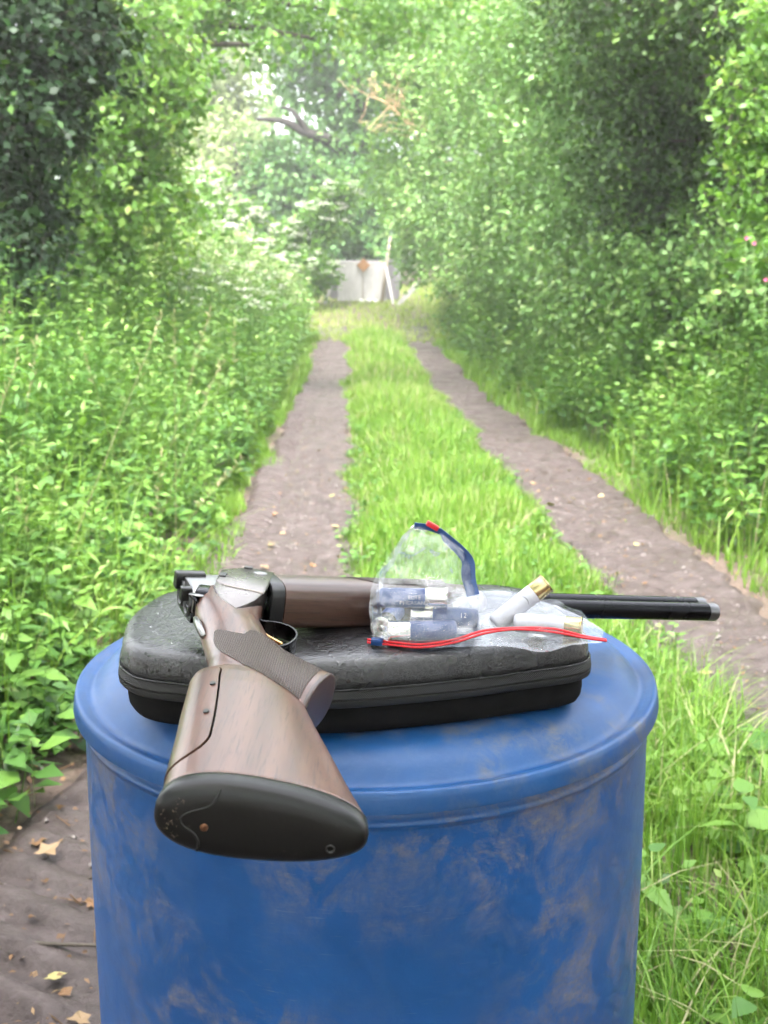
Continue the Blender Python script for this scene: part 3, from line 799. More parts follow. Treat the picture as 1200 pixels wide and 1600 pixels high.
def cartridge(name, loc, axis, roll, blue, label, lettering=()):
    """axis: from metal head towards the crimp; origin at the middle of the cartridge."""
    root = empty(name, loc)
    root.rotation_mode = 'QUATERNION'
    root.rotation_quaternion = Vector(axis).normalized().to_track_quat('X', 'Z') @ Matrix.Rotation(roll, 4, 'X').to_quaternion()
    tag(root, label, 'cartridge', 'cartridges in the clear bags')
    L = 0.066
    rot = Matrix.Rotation(R(90), 3, 'Y')
    def lx(profile, k=36):
        V, Fc = lathe(profile, k); return [(z, y, -x) for x, y, z in V], Fc
    hd = 0.0215 if blue else 0.0165
    V, Fc = lx([(RC - 0.0004, -L / 2 + hd - 0.004), (RC - 0.0004, L / 2 - 0.0035), (RC - 0.0009, L / 2 - 0.0012), (RC - 0.0028, L / 2), (RC - 0.0045, L / 2 - 0.0012), (RC - 0.0052, L / 2 - 0.004), (0.0, L / 2 - 0.0046)])
    h = obj('hull', V, Fc, M['hull_blue'] if blue else M['hull_white'], root); sharp_by_angle(h.data, 60)
    V, Fc = lx([(0.0, -L / 2 + 0.0002), (0.0032, -L / 2 + 0.0003), (0.0034, -L / 2 + 0.0008), (0.0036, -L / 2), (RC + 0.0004, -L / 2), (RC + 0.0010, -L / 2 + 0.0005), (RC + 0.0010, -L / 2 + 0.0014), (RC + 0.0002, -L / 2 + 0.0020),
                (RC, -L / 2 + 0.004), (RC, -L / 2 + hd - 0.0006), (RC - 0.0003, -L / 2 + hd)])
    m = obj('head', V, Fc, M['nickel'] if blue else M['brass'], root); sharp_by_angle(m.data, 40)
    V, Fc = lx([(0.0, -L / 2 - 0.0001), (0.0028, -L / 2 - 0.0001), (0.0031, -L / 2 + 0.0004)], 18); obj('primer', V, Fc, M['nickel'], m)
    for body, size, xo, ang in lettering:
        me = text_mesh(body, size)
        flip = -1 if axis[0] < 0 else 1
        for vv in me.vertices:
            x, y = vv.co.x, vv.co.y
            a = ang + y / RC
            vv.co = (xo + flip * x, -flip * math.cos(a) * (RC + 0.00012), math.sin(a) * (RC + 0.00012))
        me.materials.clear(); me.materials.append(M['ink'] if blue else M['ink_dark'])
        link_mesh('lettering', me, None, h, False)
    return root

def film_mat(name, milky, gloss=0.40):
    t = NT(name); v = t.coord(); f = t.noise(v, 55, 5, 0.65, 1.5)
    lw = t.n('LayerWeight', Blend=0.35)
    tr = t.n('BsdfTransparent'); tr.inputs[0].default_value = (0.965, 0.97, 0.98, 1)
    gl = t.n('BsdfGlossy', Roughness=0.07); gl.inputs['Color'].default_value = (0.95, 0.97, 1, 1)
    df = t.n('BsdfTranslucent'); df.inputs['Color'].default_value = (0.85, 0.87, 0.92, 1)
    dd = t.n('BsdfDiffuse'); dd.inputs['Color'].default_value = (0.85, 0.87, 0.92, 1)
    bp_ = t.bump(f, 0.35, 0.003)
    t.link(bp_, gl.inputs['Normal'])
    m0 = t.n('MixShader'); m0.inputs[0].default_value = 0.5; t.link(df.outputs[0], m0.inputs[1]); t.link(dd.outputs[0], m0.inputs[2])
    m1 = t.n('MixShader'); t.link(t.ramp(f, [(0.35, (milky * 0.4,) * 3), (0.7, (milky * 1.6,) * 3)]), m1.inputs[0]); t.link(tr.outputs[0], m1.inputs[1]); t.link(m0.outputs[0], m1.inputs[2])
    m2 = t.n('MixShader'); t.link(t.math('ADD', t.math('MULTIPLY', lw.outputs['Fresnel'], gloss), gloss * 0.09, True), m2.inputs[0]); t.link(m1.outputs[0], m2.inputs[1]); t.link(gl.outputs[0], m2.inputs[2])
    return t.done(m2)
M['film'] = film_mat('clear_film', 0.05, 0.50)
M['film_flat'] = film_mat('clear_film_lying', 0.025, 0.20)

def crumple(p, s, seed):
    """faceted displacement: creases of crumpled film."""
    q = Vector((p[0] * s + seed, p[1] * s * 1.0, p[2] * s))
    d, pts = noise.voronoi(q, distance_metric='DISTANCE', exponent=2.5)
    r1 = abs(noise.noise(q * 0.7 + Vector((3, 7, 1))))
    r2 = abs(noise.noise(q * 1.7 + Vector((9, 2, 5))))
    return (d[1] - d[0]) * 0.5 - r1 * 0.8 - r2 * 0.35

def bag_sheet(corner_fn, thick_fn, n, m, parent, seed, amp, mat='film'):
    """front and back sheets over a (s, t) patch, joined along the rim."""
    V, Fc = [], []
    idx = {}
    for side in (1, -1):
        for i in range(n + 1):
            for j in range(m + 1):
                s, t = i / n, j / m
                p = np.array(corner_fn(s, t)); e = min(s, 1 - s, t, 1 - t)
                rim = min(1.0, e * 9)
                nrm = np.array(thick_fn(s, t, side))
                q = p + nrm * rim
                c = crumple(q + np.array([0, 0, side * 3.0]), 38, seed) * amp
                cn = nrm / (np.linalg.norm(nrm) + 1e-9)
                q = q + cn * c * (0.35 + 0.65 * rim) + np.array([0.3, 0.1, 0.5]) * c * 0.25
                if side == -1 and e <= 0: idx[(side, i, j)] = idx[(1, i, j)]
                else: idx[(side, i, j)] = len(V); V.append(tuple(q))
        for i in range(n):
            for j in range(m):
                a, b, c_, d = (idx[(side, i, j)], idx[(side, i + 1, j)], idx[(side, i + 1, j + 1)], idx[(side, i, j + 1)])
                Fc.append((a, b, c_, d) if side == 1 else (d, c_, b, a))
    o = obj('film', V, Fc, M[mat], parent, True)
    sharp_by_angle(o.data, 24)
    return o

def build_bags():
    Z0 = CASE_TOP + 0.0008
    # ---- upright bag: four-cornered sheet standing behind its cartridges
    root = empty('clear_plastic_bag', (0.04, 1.02, Z0))
    tag(root, 'crumpled clear bag standing upright with blue seal strip and red slider at its peak', 'plastic bag')
    off = np.array([0.04, 1.02, Z0])
    BL, BR = np.array([-0.010, 0.995, Z0 + 0.002]), np.array([0.094, 1.000, Z0 + 0.002])
    outline_l = catmull([BL, (-0.013, 1.00, 1.030), (-0.014, 1.015, 1.048), (-0.010, 1.030, 1.066), (0.004, 1.035, 1.088), (0.018, 1.04, 1.108), (0.030, 1.042, 1.120)], 6)
    outline_r = catmull([BR, (0.096, 1.004, 1.030), (0.093, 1.015, 1.048), (0.0885, 1.030, 1.066), (0.087, 1.035, 1.083), (0.078, 1.038, 1.095), (0.056, 1.042, 1.113)], 6)
    def cf(s, t):
        k = t * (len(outline_l) - 1); i = min(int(k), len(outline_l) - 2); f = k - i
        a = outline_l[i] * (1 - f) + outline_l[i + 1] * f; b = outline_r[i] * (1 - f) + outline_r[i + 1] * f
        return a * (1 - s) + b * s - off
    def tf(s, t, side):
        w = (0.030 * (1 - t) ** 0.7 + 0.006) * (4 * s * (1 - s)) ** 0.5
        return np.array([0, -side * w * (1.0 if side == 1 else 0.7), 0.0])
    bag_sheet(cf, tf, 46, 54, root, 2.0, 0.0140)
    # blue zip strip along the upper right edge, red slider on its top
    sp = [p - off + np.array([0.0005, 0, 0.0008]) for p in outline_r[14:]] + [np.array([0.043, 1.042, 1.1185]) - off, outline_l[-1] - off]
    blue = plain('blue_seal_plastic', (0.012, 0.055, 0.20), 0.4)
    red = plain('red_seal_plastic', (0.70, 0.022, 0.035), 0.35)
    rings = []
    for i, p in enumerate(sp):
        d = sp[min(i + 1, len(sp) - 1)] - sp[max(i - 1, 0)]; d /= np.linalg.norm(d); nn = np.array([d[2], 0, -d[0]]); nn = -nn if nn[2] > 0 else nn
        w = (0.016 - 0.010 * i / len(sp)) if i < len(sp) - 4 else 0.005
        rings.append([tuple(p - nn * 0.001 + np.array([0, -0.001, 0])), tuple(p + nn * w + np.array([0, -0.0006, 0])), tuple(p + nn * w + np.array([0, 0.0006, 0])), tuple(p - nn * 0.001 + np.array([0, 0.001, 0]))])
    V, Fc = loft(rings); obj('seal_strip', V, Fc, blue, root, False)
    V, Fc = box(np.array([0.0475, 1.042, 1.1178]) - off, (0.013, 0.006, 0.005), Matrix.Rotation(R(30), 3, 'Y')); bevelled('slider', V, Fc, red, root, 0.0008, 2)
    # ---- lying bag with the red zip
    root2 = empty('clear_plastic_bag', (0.13, 1.02, Z0))
    tag(root2, 'crumpled clear bag lying flat on the case with red zip strip along its mouth', 'plastic bag')
    off2 = np.array([0.13, 1.02, Z0])
    front = catmull([(-0.004, 0.990, Z0 + .003), (0.04, 0.976, Z0 + .002), (0.09, 0.976, Z0 + .004), (0.125, 0.974, Z0 + .003), (0.150, 0.967, Z0 + .001), (0.18, 0.985, Z0 + .002), (0.208, 0.992, Z0 + .002)], 6)
    back = catmull([(0.055, 1.075, Z0 + .012), (0.08, 1.085, Z0 + .022), (0.10, 1.09, Z0 + .026), (0.13, 1.09, Z0 + .024), (0.155, 1.08, Z0 + .020), (0.185, 1.06, Z0 + .014), (0.216, 1.025, Z0 + .004)], 6)
    def cf2(s, t):
        k = s * (len(front) - 1); i = min(int(k), len(front) - 2); f = k - i
        a = front[i] * (1 - f) + front[i + 1] * f; b = back[i] * (1 - f) + back[i + 1] * f
        return a * (1 - t) + b * t - off2
    def tf2(s, t, side):
        w = 0.024 * (math.sin(math.pi * min(1, t * 1.02)) ** 0.7) * (4 * s * (1 - s)) ** 0.4
        return np.array([0, -0.2 * w, w if side == 1 else -0.0006])
    bag_sheet(cf2, tf2, 60, 34, root2, 11.0, 0.0120, 'film_flat')
    for dz, y0 in ((0.0, 0.0), (0.0022, 0.0022)):
        zp = catmull([(-0.016, 0.9915 + y0, Z0 + .0022 + dz), (0.01, 0.984 + y0, Z0 + .0018 + dz), (0.035, 0.976 + y0, Z0 + .0025 + dz), (0.065, 0.976 + y0, Z0 + .007 + dz), (0.095, 0.981 + y0, Z0 + .0145 + dz), (0.125, 0.984 + y0, Z0 + .0175 + dz * .3), (0.16, 0.985 + y0, Z0 + .0145 + dz * 1.2), (0.19, 0.986 + y0, Z0 + .0085 + dz * .5), (0.2115, 0.9875 + y0, Z0 + .005 + dz * .2)], 8)
        V, Fc = tube([tuple(np.array(p) - off2) for p in zp], 0.0012, 8); obj('zip_strip', V, Fc, red, root2)
    V, Fc = box(np.array([-0.0065, 0.9885, Z0 + 0.004]) - off2, (0.011, 0.008, 0.0062), Matrix.Rotation(R(-14), 3, 'Z')); bevelled('slider', V, Fc, blue, root2, 0.0009, 2)
    # ---- cartridges
    zc = Z0 + RC + 0.001
    A_ = R(78)
    cartridge('cartridge', (0.0365, 1.000, zc), (1, 0.03, 0), 0, True, 'blue cartridge lying in front on the case inside the upright bag, lowest of three', ())
    cartridge('cartridge', (0.059, 1.021, zc + 0.0072), (1, -0.05, -0.04), 0, True, 'blue cartridge behind the lowest one, its crimped end at the bag edge', (('12', 0.007, 0.018, R(30)),))
    cartridge('cartridge', (0.0285, 1.021, zc + 0.0265), (-1, 0.02, 0.01), 0, True, 'blue cartridge on top of the others with its silver head to the right', (('PHEASANT', 0.0058, -0.001, R(-14)), ('ELITE', 0.0052, -0.001, R(18))))
    cartridge('cartridge', (0.0055, 1.040, zc), (0.25, 1, 0), 0, True, 'silver headed cartridge end-on at the back corner of the upright bag', ())
    cartridge('cartridge', (0.135, 1.036, zc + 0.0165), (-0.80, -0.18, -0.60), 0, False, 'white cartridge with brass head sticking up out of the lying bag', ((')', 0.011, -0.006, R(25)),))
    cartridge('cartridge', (0.160, 1.018, zc), (-1, 0.30, 0), 0, False, 'white cartridge lying behind the red zip wholly inside the lying bag', ())
build_bags()

# ================================================================== TARGET STAND AT THE END OF THE TRACK
def weathered(name, a, b):
    t = NT(name); v = t.coord(scale=(1, 1, 0.3)); f = t.noise(v, 5, 6, 0.65); f2 = t.noise(t.coord(), 1.6, 3)
    c = t.ramp(f, [(0.3, a), (0.7, b)]); c = t.mix(t.math('MULTIPLY', f2, 0.35), c, tuple(x * 0.75 for x in a))
    return t.done(t.principled(Base__Color=c, Roughness=0.75, Normal=t.bump(f, 0.3, 0.01)))
def build_target():
    y0 = 30.0; g0 = float(gz(-0.6, y0))
    wht = weathered('white_painted_ply', (0.36, 0.34, 0.325), (0.56, 0.54, 0.52)); gry = weathered('grey_ply', (0.17, 0.16, 0.17), (0.28, 0.265, 0.28)); tim = weathered('bare_timber', (0.24, 0.20, 0.15), (0.38, 0.32, 0.26))
    root = empty('target_stand', (-0.62, y0, g0))
    tag(root, 'white boarded target stand with sloping braces where the track ends', 'target stand')
    def p(name, c, s, mt, rot=None, parent=root): V, Fc = box(c, s, rot); return bevelled(name, V, Fc, mt, parent, 0.006, 1)
    p('panel', (-0.30, 0, 0.56), (0.66, 0.03, 1.04), wht); p('panel', (0.37, 0.02, 0.56), (0.62, 0.03, 1.02), wht)
    p('panel', (-0.66, 0.16, 0.58), (0.34, 0.025, 0.96), gry, Matrix.Rotation(0.05, 3, 'Y')); p('panel', (0.80, 0.18, 0.60), (0.42, 0.025, 1.04), gry, Matrix.Rotation(-0.04, 3, 'Y'))
    p('top_rail', (-0.0, 0.06, 1.09), (1.70, 0.05, 0.05), gry)
    p('bottom_rail', (0.03, -0.02, 0.06), (1.34, 0.03, 0.045), wht)
    p('gap_post', (0.045, 0.045, 0.55), (0.07, 0.05, 1.02), tim)
    p('brace', (-0.80, -0.22, 0.42), (0.075, 0.05, 1.02), wht, Matrix.Rotation(0.36, 3, 'Y') @ Matrix.Rotation(-0.25, 3, 'X'))
    p('brace', (0.77, -0.20, 0.44), (0.075, 0.05, 1.02), wht, Matrix.Rotation(-0.20, 3, 'Y') @ Matrix.Rotation(-0.22, 3, 'X'))
    d = empty('diamond_target', (-0.55, y0 - 0.05, g0 + 0.98))
    tag(d, 'small orange brown diamond target hung at the top of the white boards', 'target')
    V, Fc = box((0, 0, 0), (0.26, 0.03, 0.26), Matrix.Rotation(R(45), 3, 'Y')); bevelled('plate', V, Fc, weathered('orange_board', (0.27, 0.13, 0.05), (0.36, 0.20, 0.09)), d, 0.006, 1)
    V, Fc = tube([(0, 0.0, 0.17), (0.01, 0.03, 0.20), (0, 0.06, 0.14)], 0.008, 6); obj('hook', V, Fc, plain('wire', (0.2, 0.2, 0.2), 0.4, 1.0), d)
    V, Fc = tube([(-0.07, y0 - 0.1, g0 - 0.1), (0.04, y0 + 0.0, g0 + 0.8), (0.17, y0 + 0.1, g0 + 1.75)], [0.045, 0.042, 0.035], 8)
    tag(obj('leaning_pole', V, Fc, tim), 'thin bare pole leaning upright beside the target stand', 'pole')
    V, Fc = box((0.36, y0 + 0.5, g0 + 0.42), (0.16, 0.1, 0.85), Matrix.Rotation(0.06, 3, 'Y'))
    tag(bevelled('grey_post', V, Fc, gry, None, 0.03, 2), 'short grey post standing behind the leaning pole', 'post')
    V, Fc = box((0.62, y0 - 0.6, g0 + 0.20), (0.12, 0.05, 0.95), Matrix.Rotation(0.75, 3, 'Y'))
    tag(bevelled('loose_plank', V, Fc, wht, None, 0.006, 1), 'pale loose plank propped in the weeds by the target stand', 'plank')
    rs = random.Random(4)
    for i, (x, r, lab) in enumerate(((-0.62, 0.10, 'wide grey stone under the middle of the target stand'), (-0.42, 0.075, 'small grey stone between two others under the target stand'), (-0.25, 0.085, 'grey stone at the right foot of the white boards'))):
        bm = bmesh.new(); bmesh.ops.create_icosphere(bm, subdivisions=2, radius=r)
        for v in bm.verts: v.co *= 1 + 0.3 * noise.noise(v.co * 9 + Vector((i * 3, 0, 0))); v.co.z *= 0.6; v.co.x *= 1.3
        o = bm_obj('stone', bm, weathered('grey_stone', (0.32, 0.30, 0.28), (0.5, 0.48, 0.45))); o.location = (x, y0 - 0.12, g0 + 0.03)
        tag(o, lab, 'stone', 'stones under the target stand')
build_target()

# ================================================================== VEGETATION
def unit(a): return a / (np.linalg.norm(a, axis=1, keepdims=True) + 1e-9)

def leaves5(P, D, N, L, W, rnd, fold=0.18, droop=0.18):
    """folded leaves, 5 verts / 4 triangles each."""
    n = len(P); D = unit(D); S = unit(np.cross(D, N)); U = np.cross(S, D)
    L = L[:, None]; W = W[:, None]
    mid = P + D * L * 0.45 - U * L * 0.02
    V = np.stack([P, mid - S * W + U * W * fold, mid, mid + S * W + U * W * fold, P + D * L - U * L * droop], 1).reshape(-1, 3)
    b = (np.arange(n) * 5)[:, None, None]
    T = np.array([[0, 2, 1], [0, 3, 2], [1, 2, 4], [2, 3, 4]])[None]
    return V, (b + T).reshape(-1, 3), np.repeat(rnd, 5)

def leaves4(P, D, N, L, W, rnd):
    n = len(P); D = unit(D); S = unit(np.cross(D, N)); U = np.cross(S, D)
    L = L[:, None]; W = W[:, None]
    mid = P + D * L * 0.45
    V = np.stack([P, mid - S * W, P + D * L - U * L * 0.12, mid + S * W], 1).reshape(-1, 3)
    b = (np.arange(n) * 4)[:, None, None]
    T = np.array([[0, 1, 2], [0, 2, 3]])[None]
    return V, (b + T).reshape(-1, 3), np.repeat(rnd, 4)

def cat_tris(parts):
    Vs, Fs, Rs, o = [], [], [], 0
    for v, f, r in parts:
        Vs.append(v); Fs.append(f + o); Rs.append(r); o += len(v)
    return np.concatenate(Vs), np.concatenate(Fs), np.concatenate(Rs)

def stems(P, Q, r, rnd):
    """three-sided tapering stems from P to Q."""
    n = len(P); d = unit(Q - P); s = unit(np.cross(d, np.array([[0.3, 1, 0.1]]))); t = np.cross(d, s)
    V = []
    for base, rr in ((P, r), (Q, r * 0.45)):
        for k in range(3):
            a = 2 * math.pi * k / 3; V.append(base + (s * math.cos(a) + t * math.sin(a)) * rr[:, None])
    V = np.stack(V, 1).reshape(-1, 3)
    T = np.array([[0, 1, 4], [0, 4, 3], [1, 2, 5], [1, 5, 4], [2, 0, 3], [2, 3, 5]])[None]
    return V, ((np.arange(n) * 6)[:, None, None] + T).reshape(-1, 3), np.repeat(rnd, 6)

def veg(name, parts, mat, parent=None, smooth=False):
    V, Fc, r = cat_tris(parts)
    return link_mesh(name, mesh_np(name, V, Fc, r), mat, parent, smooth)

# ---------------- grass
def blades(rs, X, Y, h, w, lean=0.45, nseg=3, rnd=None):
    n = len(X); Z = gz(X, Y); a = rs.uniform(0, 2 * math.pi, n); ln = np.abs(rs.normal(0, lean, n)) * h
    dx, dy = np.cos(a), np.sin(a); sx, sy = -np.sin(a + rs.normal(0, .5, n)), np.cos(a + rs.normal(0, .5, n))
    rows = []
    for k in range(nseg + 1):
        f = k / nseg; c = np.stack([X + dx * ln * f ** 2, Y + dy * ln * f ** 2, Z - 0.01 + h * (f - 0.25 * f ** 3 * np.minimum(1, ln / h))], 1)
        ww = w * (1 - f ** 1.6) * 0.5 + 0.0002
        rows.append(c - np.stack([sx, sy, 0 * sx], 1) * ww[:, None]); rows.append(c + np.stack([sx, sy, 0 * sx], 1) * ww[:, None])
    V = np.stack(rows, 1).reshape(-1, 3); m = 2 * (nseg + 1)
    T = []
    for k in range(nseg):
        o = 2 * k; T += [[o, o + 1, o + 3], [o, o + 3, o + 2]]
    T = np.array(T)[None]
    r = rs.beta(2.2, 2.2, n) if rnd is None else rnd
    return V, ((np.arange(n) * m)[:, None, None] + T).reshape(-1, 3), np.repeat(r, m)

def tuft_noise(x, y, s=2.0):
    return np.array([noise.noise((a * s, b * s, 0.3)) for a, b in zip(x, y)])

rs = np.random.RandomState(7)
def strip(n, y0, y1, xa, xb, power=1.0):
    y = y0 + (y1 - y0) * rs.rand(n) ** power
    a, b = xa(y), xb(y); return a + (b - a) * rs.rand(n), y
wob = lambda y, k: np.array([noise.noise((k, q * 0.8, 0)) * .16 + noise.noise((k, q * 2.7, 3)) * .10 for q in y])
mid_l = lambda y: xcL(y) + 0.31 + wob(y, 1.5)
mid_r = lambda y: xcR(y) - 0.28 + wob(y, 7.5)
parts = []
for n, y0, y1, h0, w0 in ((9000, 1.4, 3.2, 0.13, 0.006), (24000, 3.2, 8.0, 0.13, 0.0075), (17000, 8, 15, 0.15, 0.011), (9000, 15, 24, 0.19, 0.018)):
    x, y = strip(n, y0, y1, mid_l, mid_r)
    keep = (x + 0.02) ** 2 + (y - 1.229) ** 2 > 0.36 ** 2
    x, y = x[keep], y[keep]
    c = (x - mid_l(y)) / (mid_r(y) - mid_l(y)); hump = 0.45 + 0.75 * np.sin(np.pi * np.clip(c, 0, 1)) ** 0.7
    tn = tuft_noise(x, y, 2.2)
    h = h0 * hump * rs.uniform(0.45, 1.35, len(x)) * (1 + 0.5 * tn)
    rn = np.clip(rs.beta(1.5, 1.7, len(x)) + 0.30 * tuft_noise(x + 9, y, 1.5) + 0.14 * np.clip((y - 6) / 8, -0.8, 1), 0, 1); rn = np.where(rs.rand(len(x)) < .05, 1.0, rn)
    parts.append(blades(rs, x, y, h, w0 * rs.uniform(.6, 1.3, len(x)), rnd=rn))
# verges
for n, y0, y1, xa, xb, h0, w0 in ((9000, 2.2, 12, lambda y: xcR(y) + 0.34, lambda y: xcR(y) + 0.85, 0.10, 0.008), (6000, 12, 24, lambda y: xcR(y) + 0.3, lambda y: xcR(y) + 1.1, 0.16, 0.016),
                                  (5000, 4, 12, lambda y: xcL(y) - 0.52, lambda y: xcL(y) - 0.34, 0.10, 0.008), (3500, 12, 24, lambda y: xcL(y) - 0.7, lambda y: xcL(y) - 0.3, 0.15, 0.015)):
    x, y = strip(n, y0, y1, xa, xb); x = x + wob(y, 11.5 + h0 * 20); parts.append(blades(rs, x, y, h0 * rs.uniform(.4, 1.4, n), w0 * rs.uniform(.6, 1.3, n)))
for xc_ in (xcL, xcR):
    y = rs.uniform(2.6, 14, 1500); x = xc_(y) + rs.normal(0, .24, 1500) + wob(y, 3.3)
    kp = tuft_noise(x, y, 2.6) > .12; parts.append(blades(rs, x[kp], y[kp], rs.uniform(.02, .07, kp.sum()), rs.uniform(.004, .009, kp.sum()), lean=.8))
# longer tussocks right of the drum
x, y = strip(5200, 1.5, 3.6, lambda y: 0.42 + 0 * y, lambda y: xcR(y) - 0.22)
keep = tuft_noise(x, y, 3.0) > -0.12
parts.append(blades(rs, x[keep], y[keep], rs.uniform(.07, .27, keep.sum()) * (1 + .5 * tuft_noise(x[keep], y[keep], 4)), rs.uniform(.003, .008, keep.sum()), lean=0.9, nseg=4, rnd=np.where(rs.rand(keep.sum()) < .1, 1.0, rs.beta(1.4, 1.8, keep.sum()))))
g = veg('grass', parts, M['grass']); tag(g, 'bright green grass on the strip between the muddy wheel tracks and along their edges', 'grass', kind='stuff')
# the mown clearing in front of the target stand
x = rs.uniform(-4.5, 4.0, 16000); y = rs.uniform(22.5, 34, 16000)
g = veg('meadow_grass', [blades(rs, x, y, rs.uniform(.06, .2, 16000) * (1 + 0.6 * (np.abs(x + 0.6) > 1.6)), rs.uniform(.015, .03, 16000))], M['meadow'])
tag(g, 'short yellow green grass in the clearing before the target stand', 'grass', kind='stuff')

# ---------------- nettles and weeds
def weed_field(rs, X, Y, H, leaf, npair, five=True, spread=1.0, wr=(.27, .36), tone=0.0):
    """many plants at once: leaf pairs up a stem."""
    Z = gz(X, Y); n = len(X); P, D, N, L, W, Rn = [], [], [], [], [], []
    a0 = rs.uniform(0, 6.28, n); tx, ty = rs.normal(0, .13, n) * H, rs.normal(0, .13, n) * H
    col_ = np.clip(rs.beta(2, 2, n) + .45 * tuft_noise(X + 5, Y, .8), 0, 1)
    for k in range(npair):
        f = 0.22 + 0.78 * (k + 0.5) / npair
        for s in (0, 1):
            a = a0 + k * math.pi / 2 + s * math.pi + rs.normal(0, .3, n)
            base = np.stack([X + tx * f, Y + ty * f, Z + H * f * rs.uniform(.97, 1.03, n)], 1)
            size = leaf * (1.15 - 0.55 * f ** 2) * rs.uniform(.65, 1.25, n)
            el = rs.normal(0.12, .35, n)
            d = np.stack([np.cos(a) * np.cos(el), np.sin(a) * np.cos(el), np.sin(el)], 1)
            pet = size[:, None] * 0.35 * d
            P.append(base + pet); D.append(d); N.append(np.stack([rs.normal(0, .3, n), rs.normal(0, .3, n), np.ones(n)], 1))
            L.append(size * spread); W.append(size * rs.uniform(wr[0], wr[1], n)); Rn.append(np.clip(0.62 * col_ + 0.30 * f ** 2 + rs.normal(0.02 + tone, .15, n), 0, 1))
    arr = [np.concatenate(q) for q in (P, D, N, L, W, Rn)]
    out = [(leaves5 if five else leaves4)(*arr)]
    out.append(stems(np.stack([X, Y, Z - 0.02], 1), np.stack([X + tx, Y + ty, Z + H], 1), np.full(n, 0.0028 if five else 0.004), rs.uniform(.3, .7, n)))
    return out

edgeL = lambda y: xcL(y) - 0.43 - 0.14 * np.clip((4 - y) / 2, 0, 1)
edgeR = lambda y: xcR(y) + 0.47 + 0.10 * np.sin(y * 1.7)
rs = np.random.RandomState(21)
def side_field(n, y0, y1, depth, side, leaf, npair, hmax, five):
    y = y0 + (y1 - y0) * rs.rand(n); d = rs.rand(n) ** 0.8 * depth
    x = (edgeL(y) - d) if side < 0 else (edgeR(y) + d)
    e0 = 0.30 + 0.35 * np.clip((y - 6) / 5, 0, 1); ramp = e0 + (1 - e0) * np.clip(d / 0.7, 0, 1)
    H = hmax * ramp * rs.uniform(.6, 1.15, n) * (1 + 0.55 * tuft_noise(x, y, 0.9))
    keep = H > 0.1
    x, y, H = x[keep], y[keep], H[keep]; kind = tuft_noise(x + 31, y, .7) + rs.normal(0, .22, len(x))
    a, b = kind < .12, kind >= .12      # nettles; and taller, narrow leaved willowherb in drifts
    return weed_field(rs, x[a], y[a], H[a], leaf * rs.uniform(.7, 1.35, a.sum()), npair, five) + weed_field(rs, x[b], y[b], H[b] * 1.25, leaf * 1.15 * rs.uniform(.8, 1.2, b.sum()), npair + 3, five, wr=(.09, .14), tone=.18)
parts = side_field(900, 2.2, 5, 2.0, -1, 0.075, 9, 0.72, True) + side_field(1500, 5, 9, 2.6, -1, 0.075, 9, 0.92, True) + side_field(1700, 9, 15, 3.0, -1, 0.085, 9, 1.25, False) + side_field(1300, 15, 24, 4.0, -1, 0.12, 8, 1.55, False)
g = veg('undergrowth', parts, M['nettle'], None, True); tag(g, 'dense bed of nettles and weeds filling the bank beside the left wheel track', 'undergrowth', kind='stuff')
parts = side_field(1100, 3.6, 8, 2.0, 1, 0.075, 9, 1.0, True) + side_field(1700, 8, 14, 2.4, 1, 0.08, 9, 1.25, False) + side_field(1400, 14, 25, 3.0, 1, 0.12, 8, 1.5, False)
g = veg('undergrowth', parts, M['nettle'], None, True); tag(g, 'dense bed of nettles and weeds below the hedge beside the right wheel track', 'undergrowth', kind='stuff')

rs = np.random.RandomState(33); gp_ = []
for n, y0, y1, sd in ((3800, 2.6, 8, -1), (2600, 8, 16, -1), (2600, 4, 9, 1), (2600, 9, 18, 1)):
    y = rs.uniform(y0, y1, n); d = rs.rand(n) ** 1.2 * 2.2; x = edgeL(y) - d if sd < 0 else edgeR(y) - .1 + d
    kp = tuft_noise(x, y, 1.4) > -0.05; x, y = x[kp], y[kp]; n = len(x)
    gp_.append(blades(rs, x, y, rs.uniform(.35, .95, n) * (.5 + .5 * np.clip(d[kp] / .6, 0, 1)), rs.uniform(.004, .009, n) * (1 + (y > 8)), lean=.5, nseg=4, rnd=np.clip(rs.normal(.62, .22, n), 0, 1)))
g = veg('tall_grass', gp_, M['grass']); tag(g, 'tall coarse grass growing up through the nettle beds', 'grass', kind='stuff')
# low clover and plantain in the middle strip
y = rs.uniform(2.0, 11, 900); x = mid_l(y) + (mid_r(y) - mid_l(y)) * rs.rand(900); kp = (x + .02) ** 2 + (y - 1.229) ** 2 > .4 ** 2
g = veg('clover', weed_field(rs, x[kp], y[kp], rs.uniform(.05, .13, kp.sum()), .045, 3, False), M['nettle']); tag(g, 'low clover and plantain among the grass of the middle strip', 'weeds', kind='stuff')

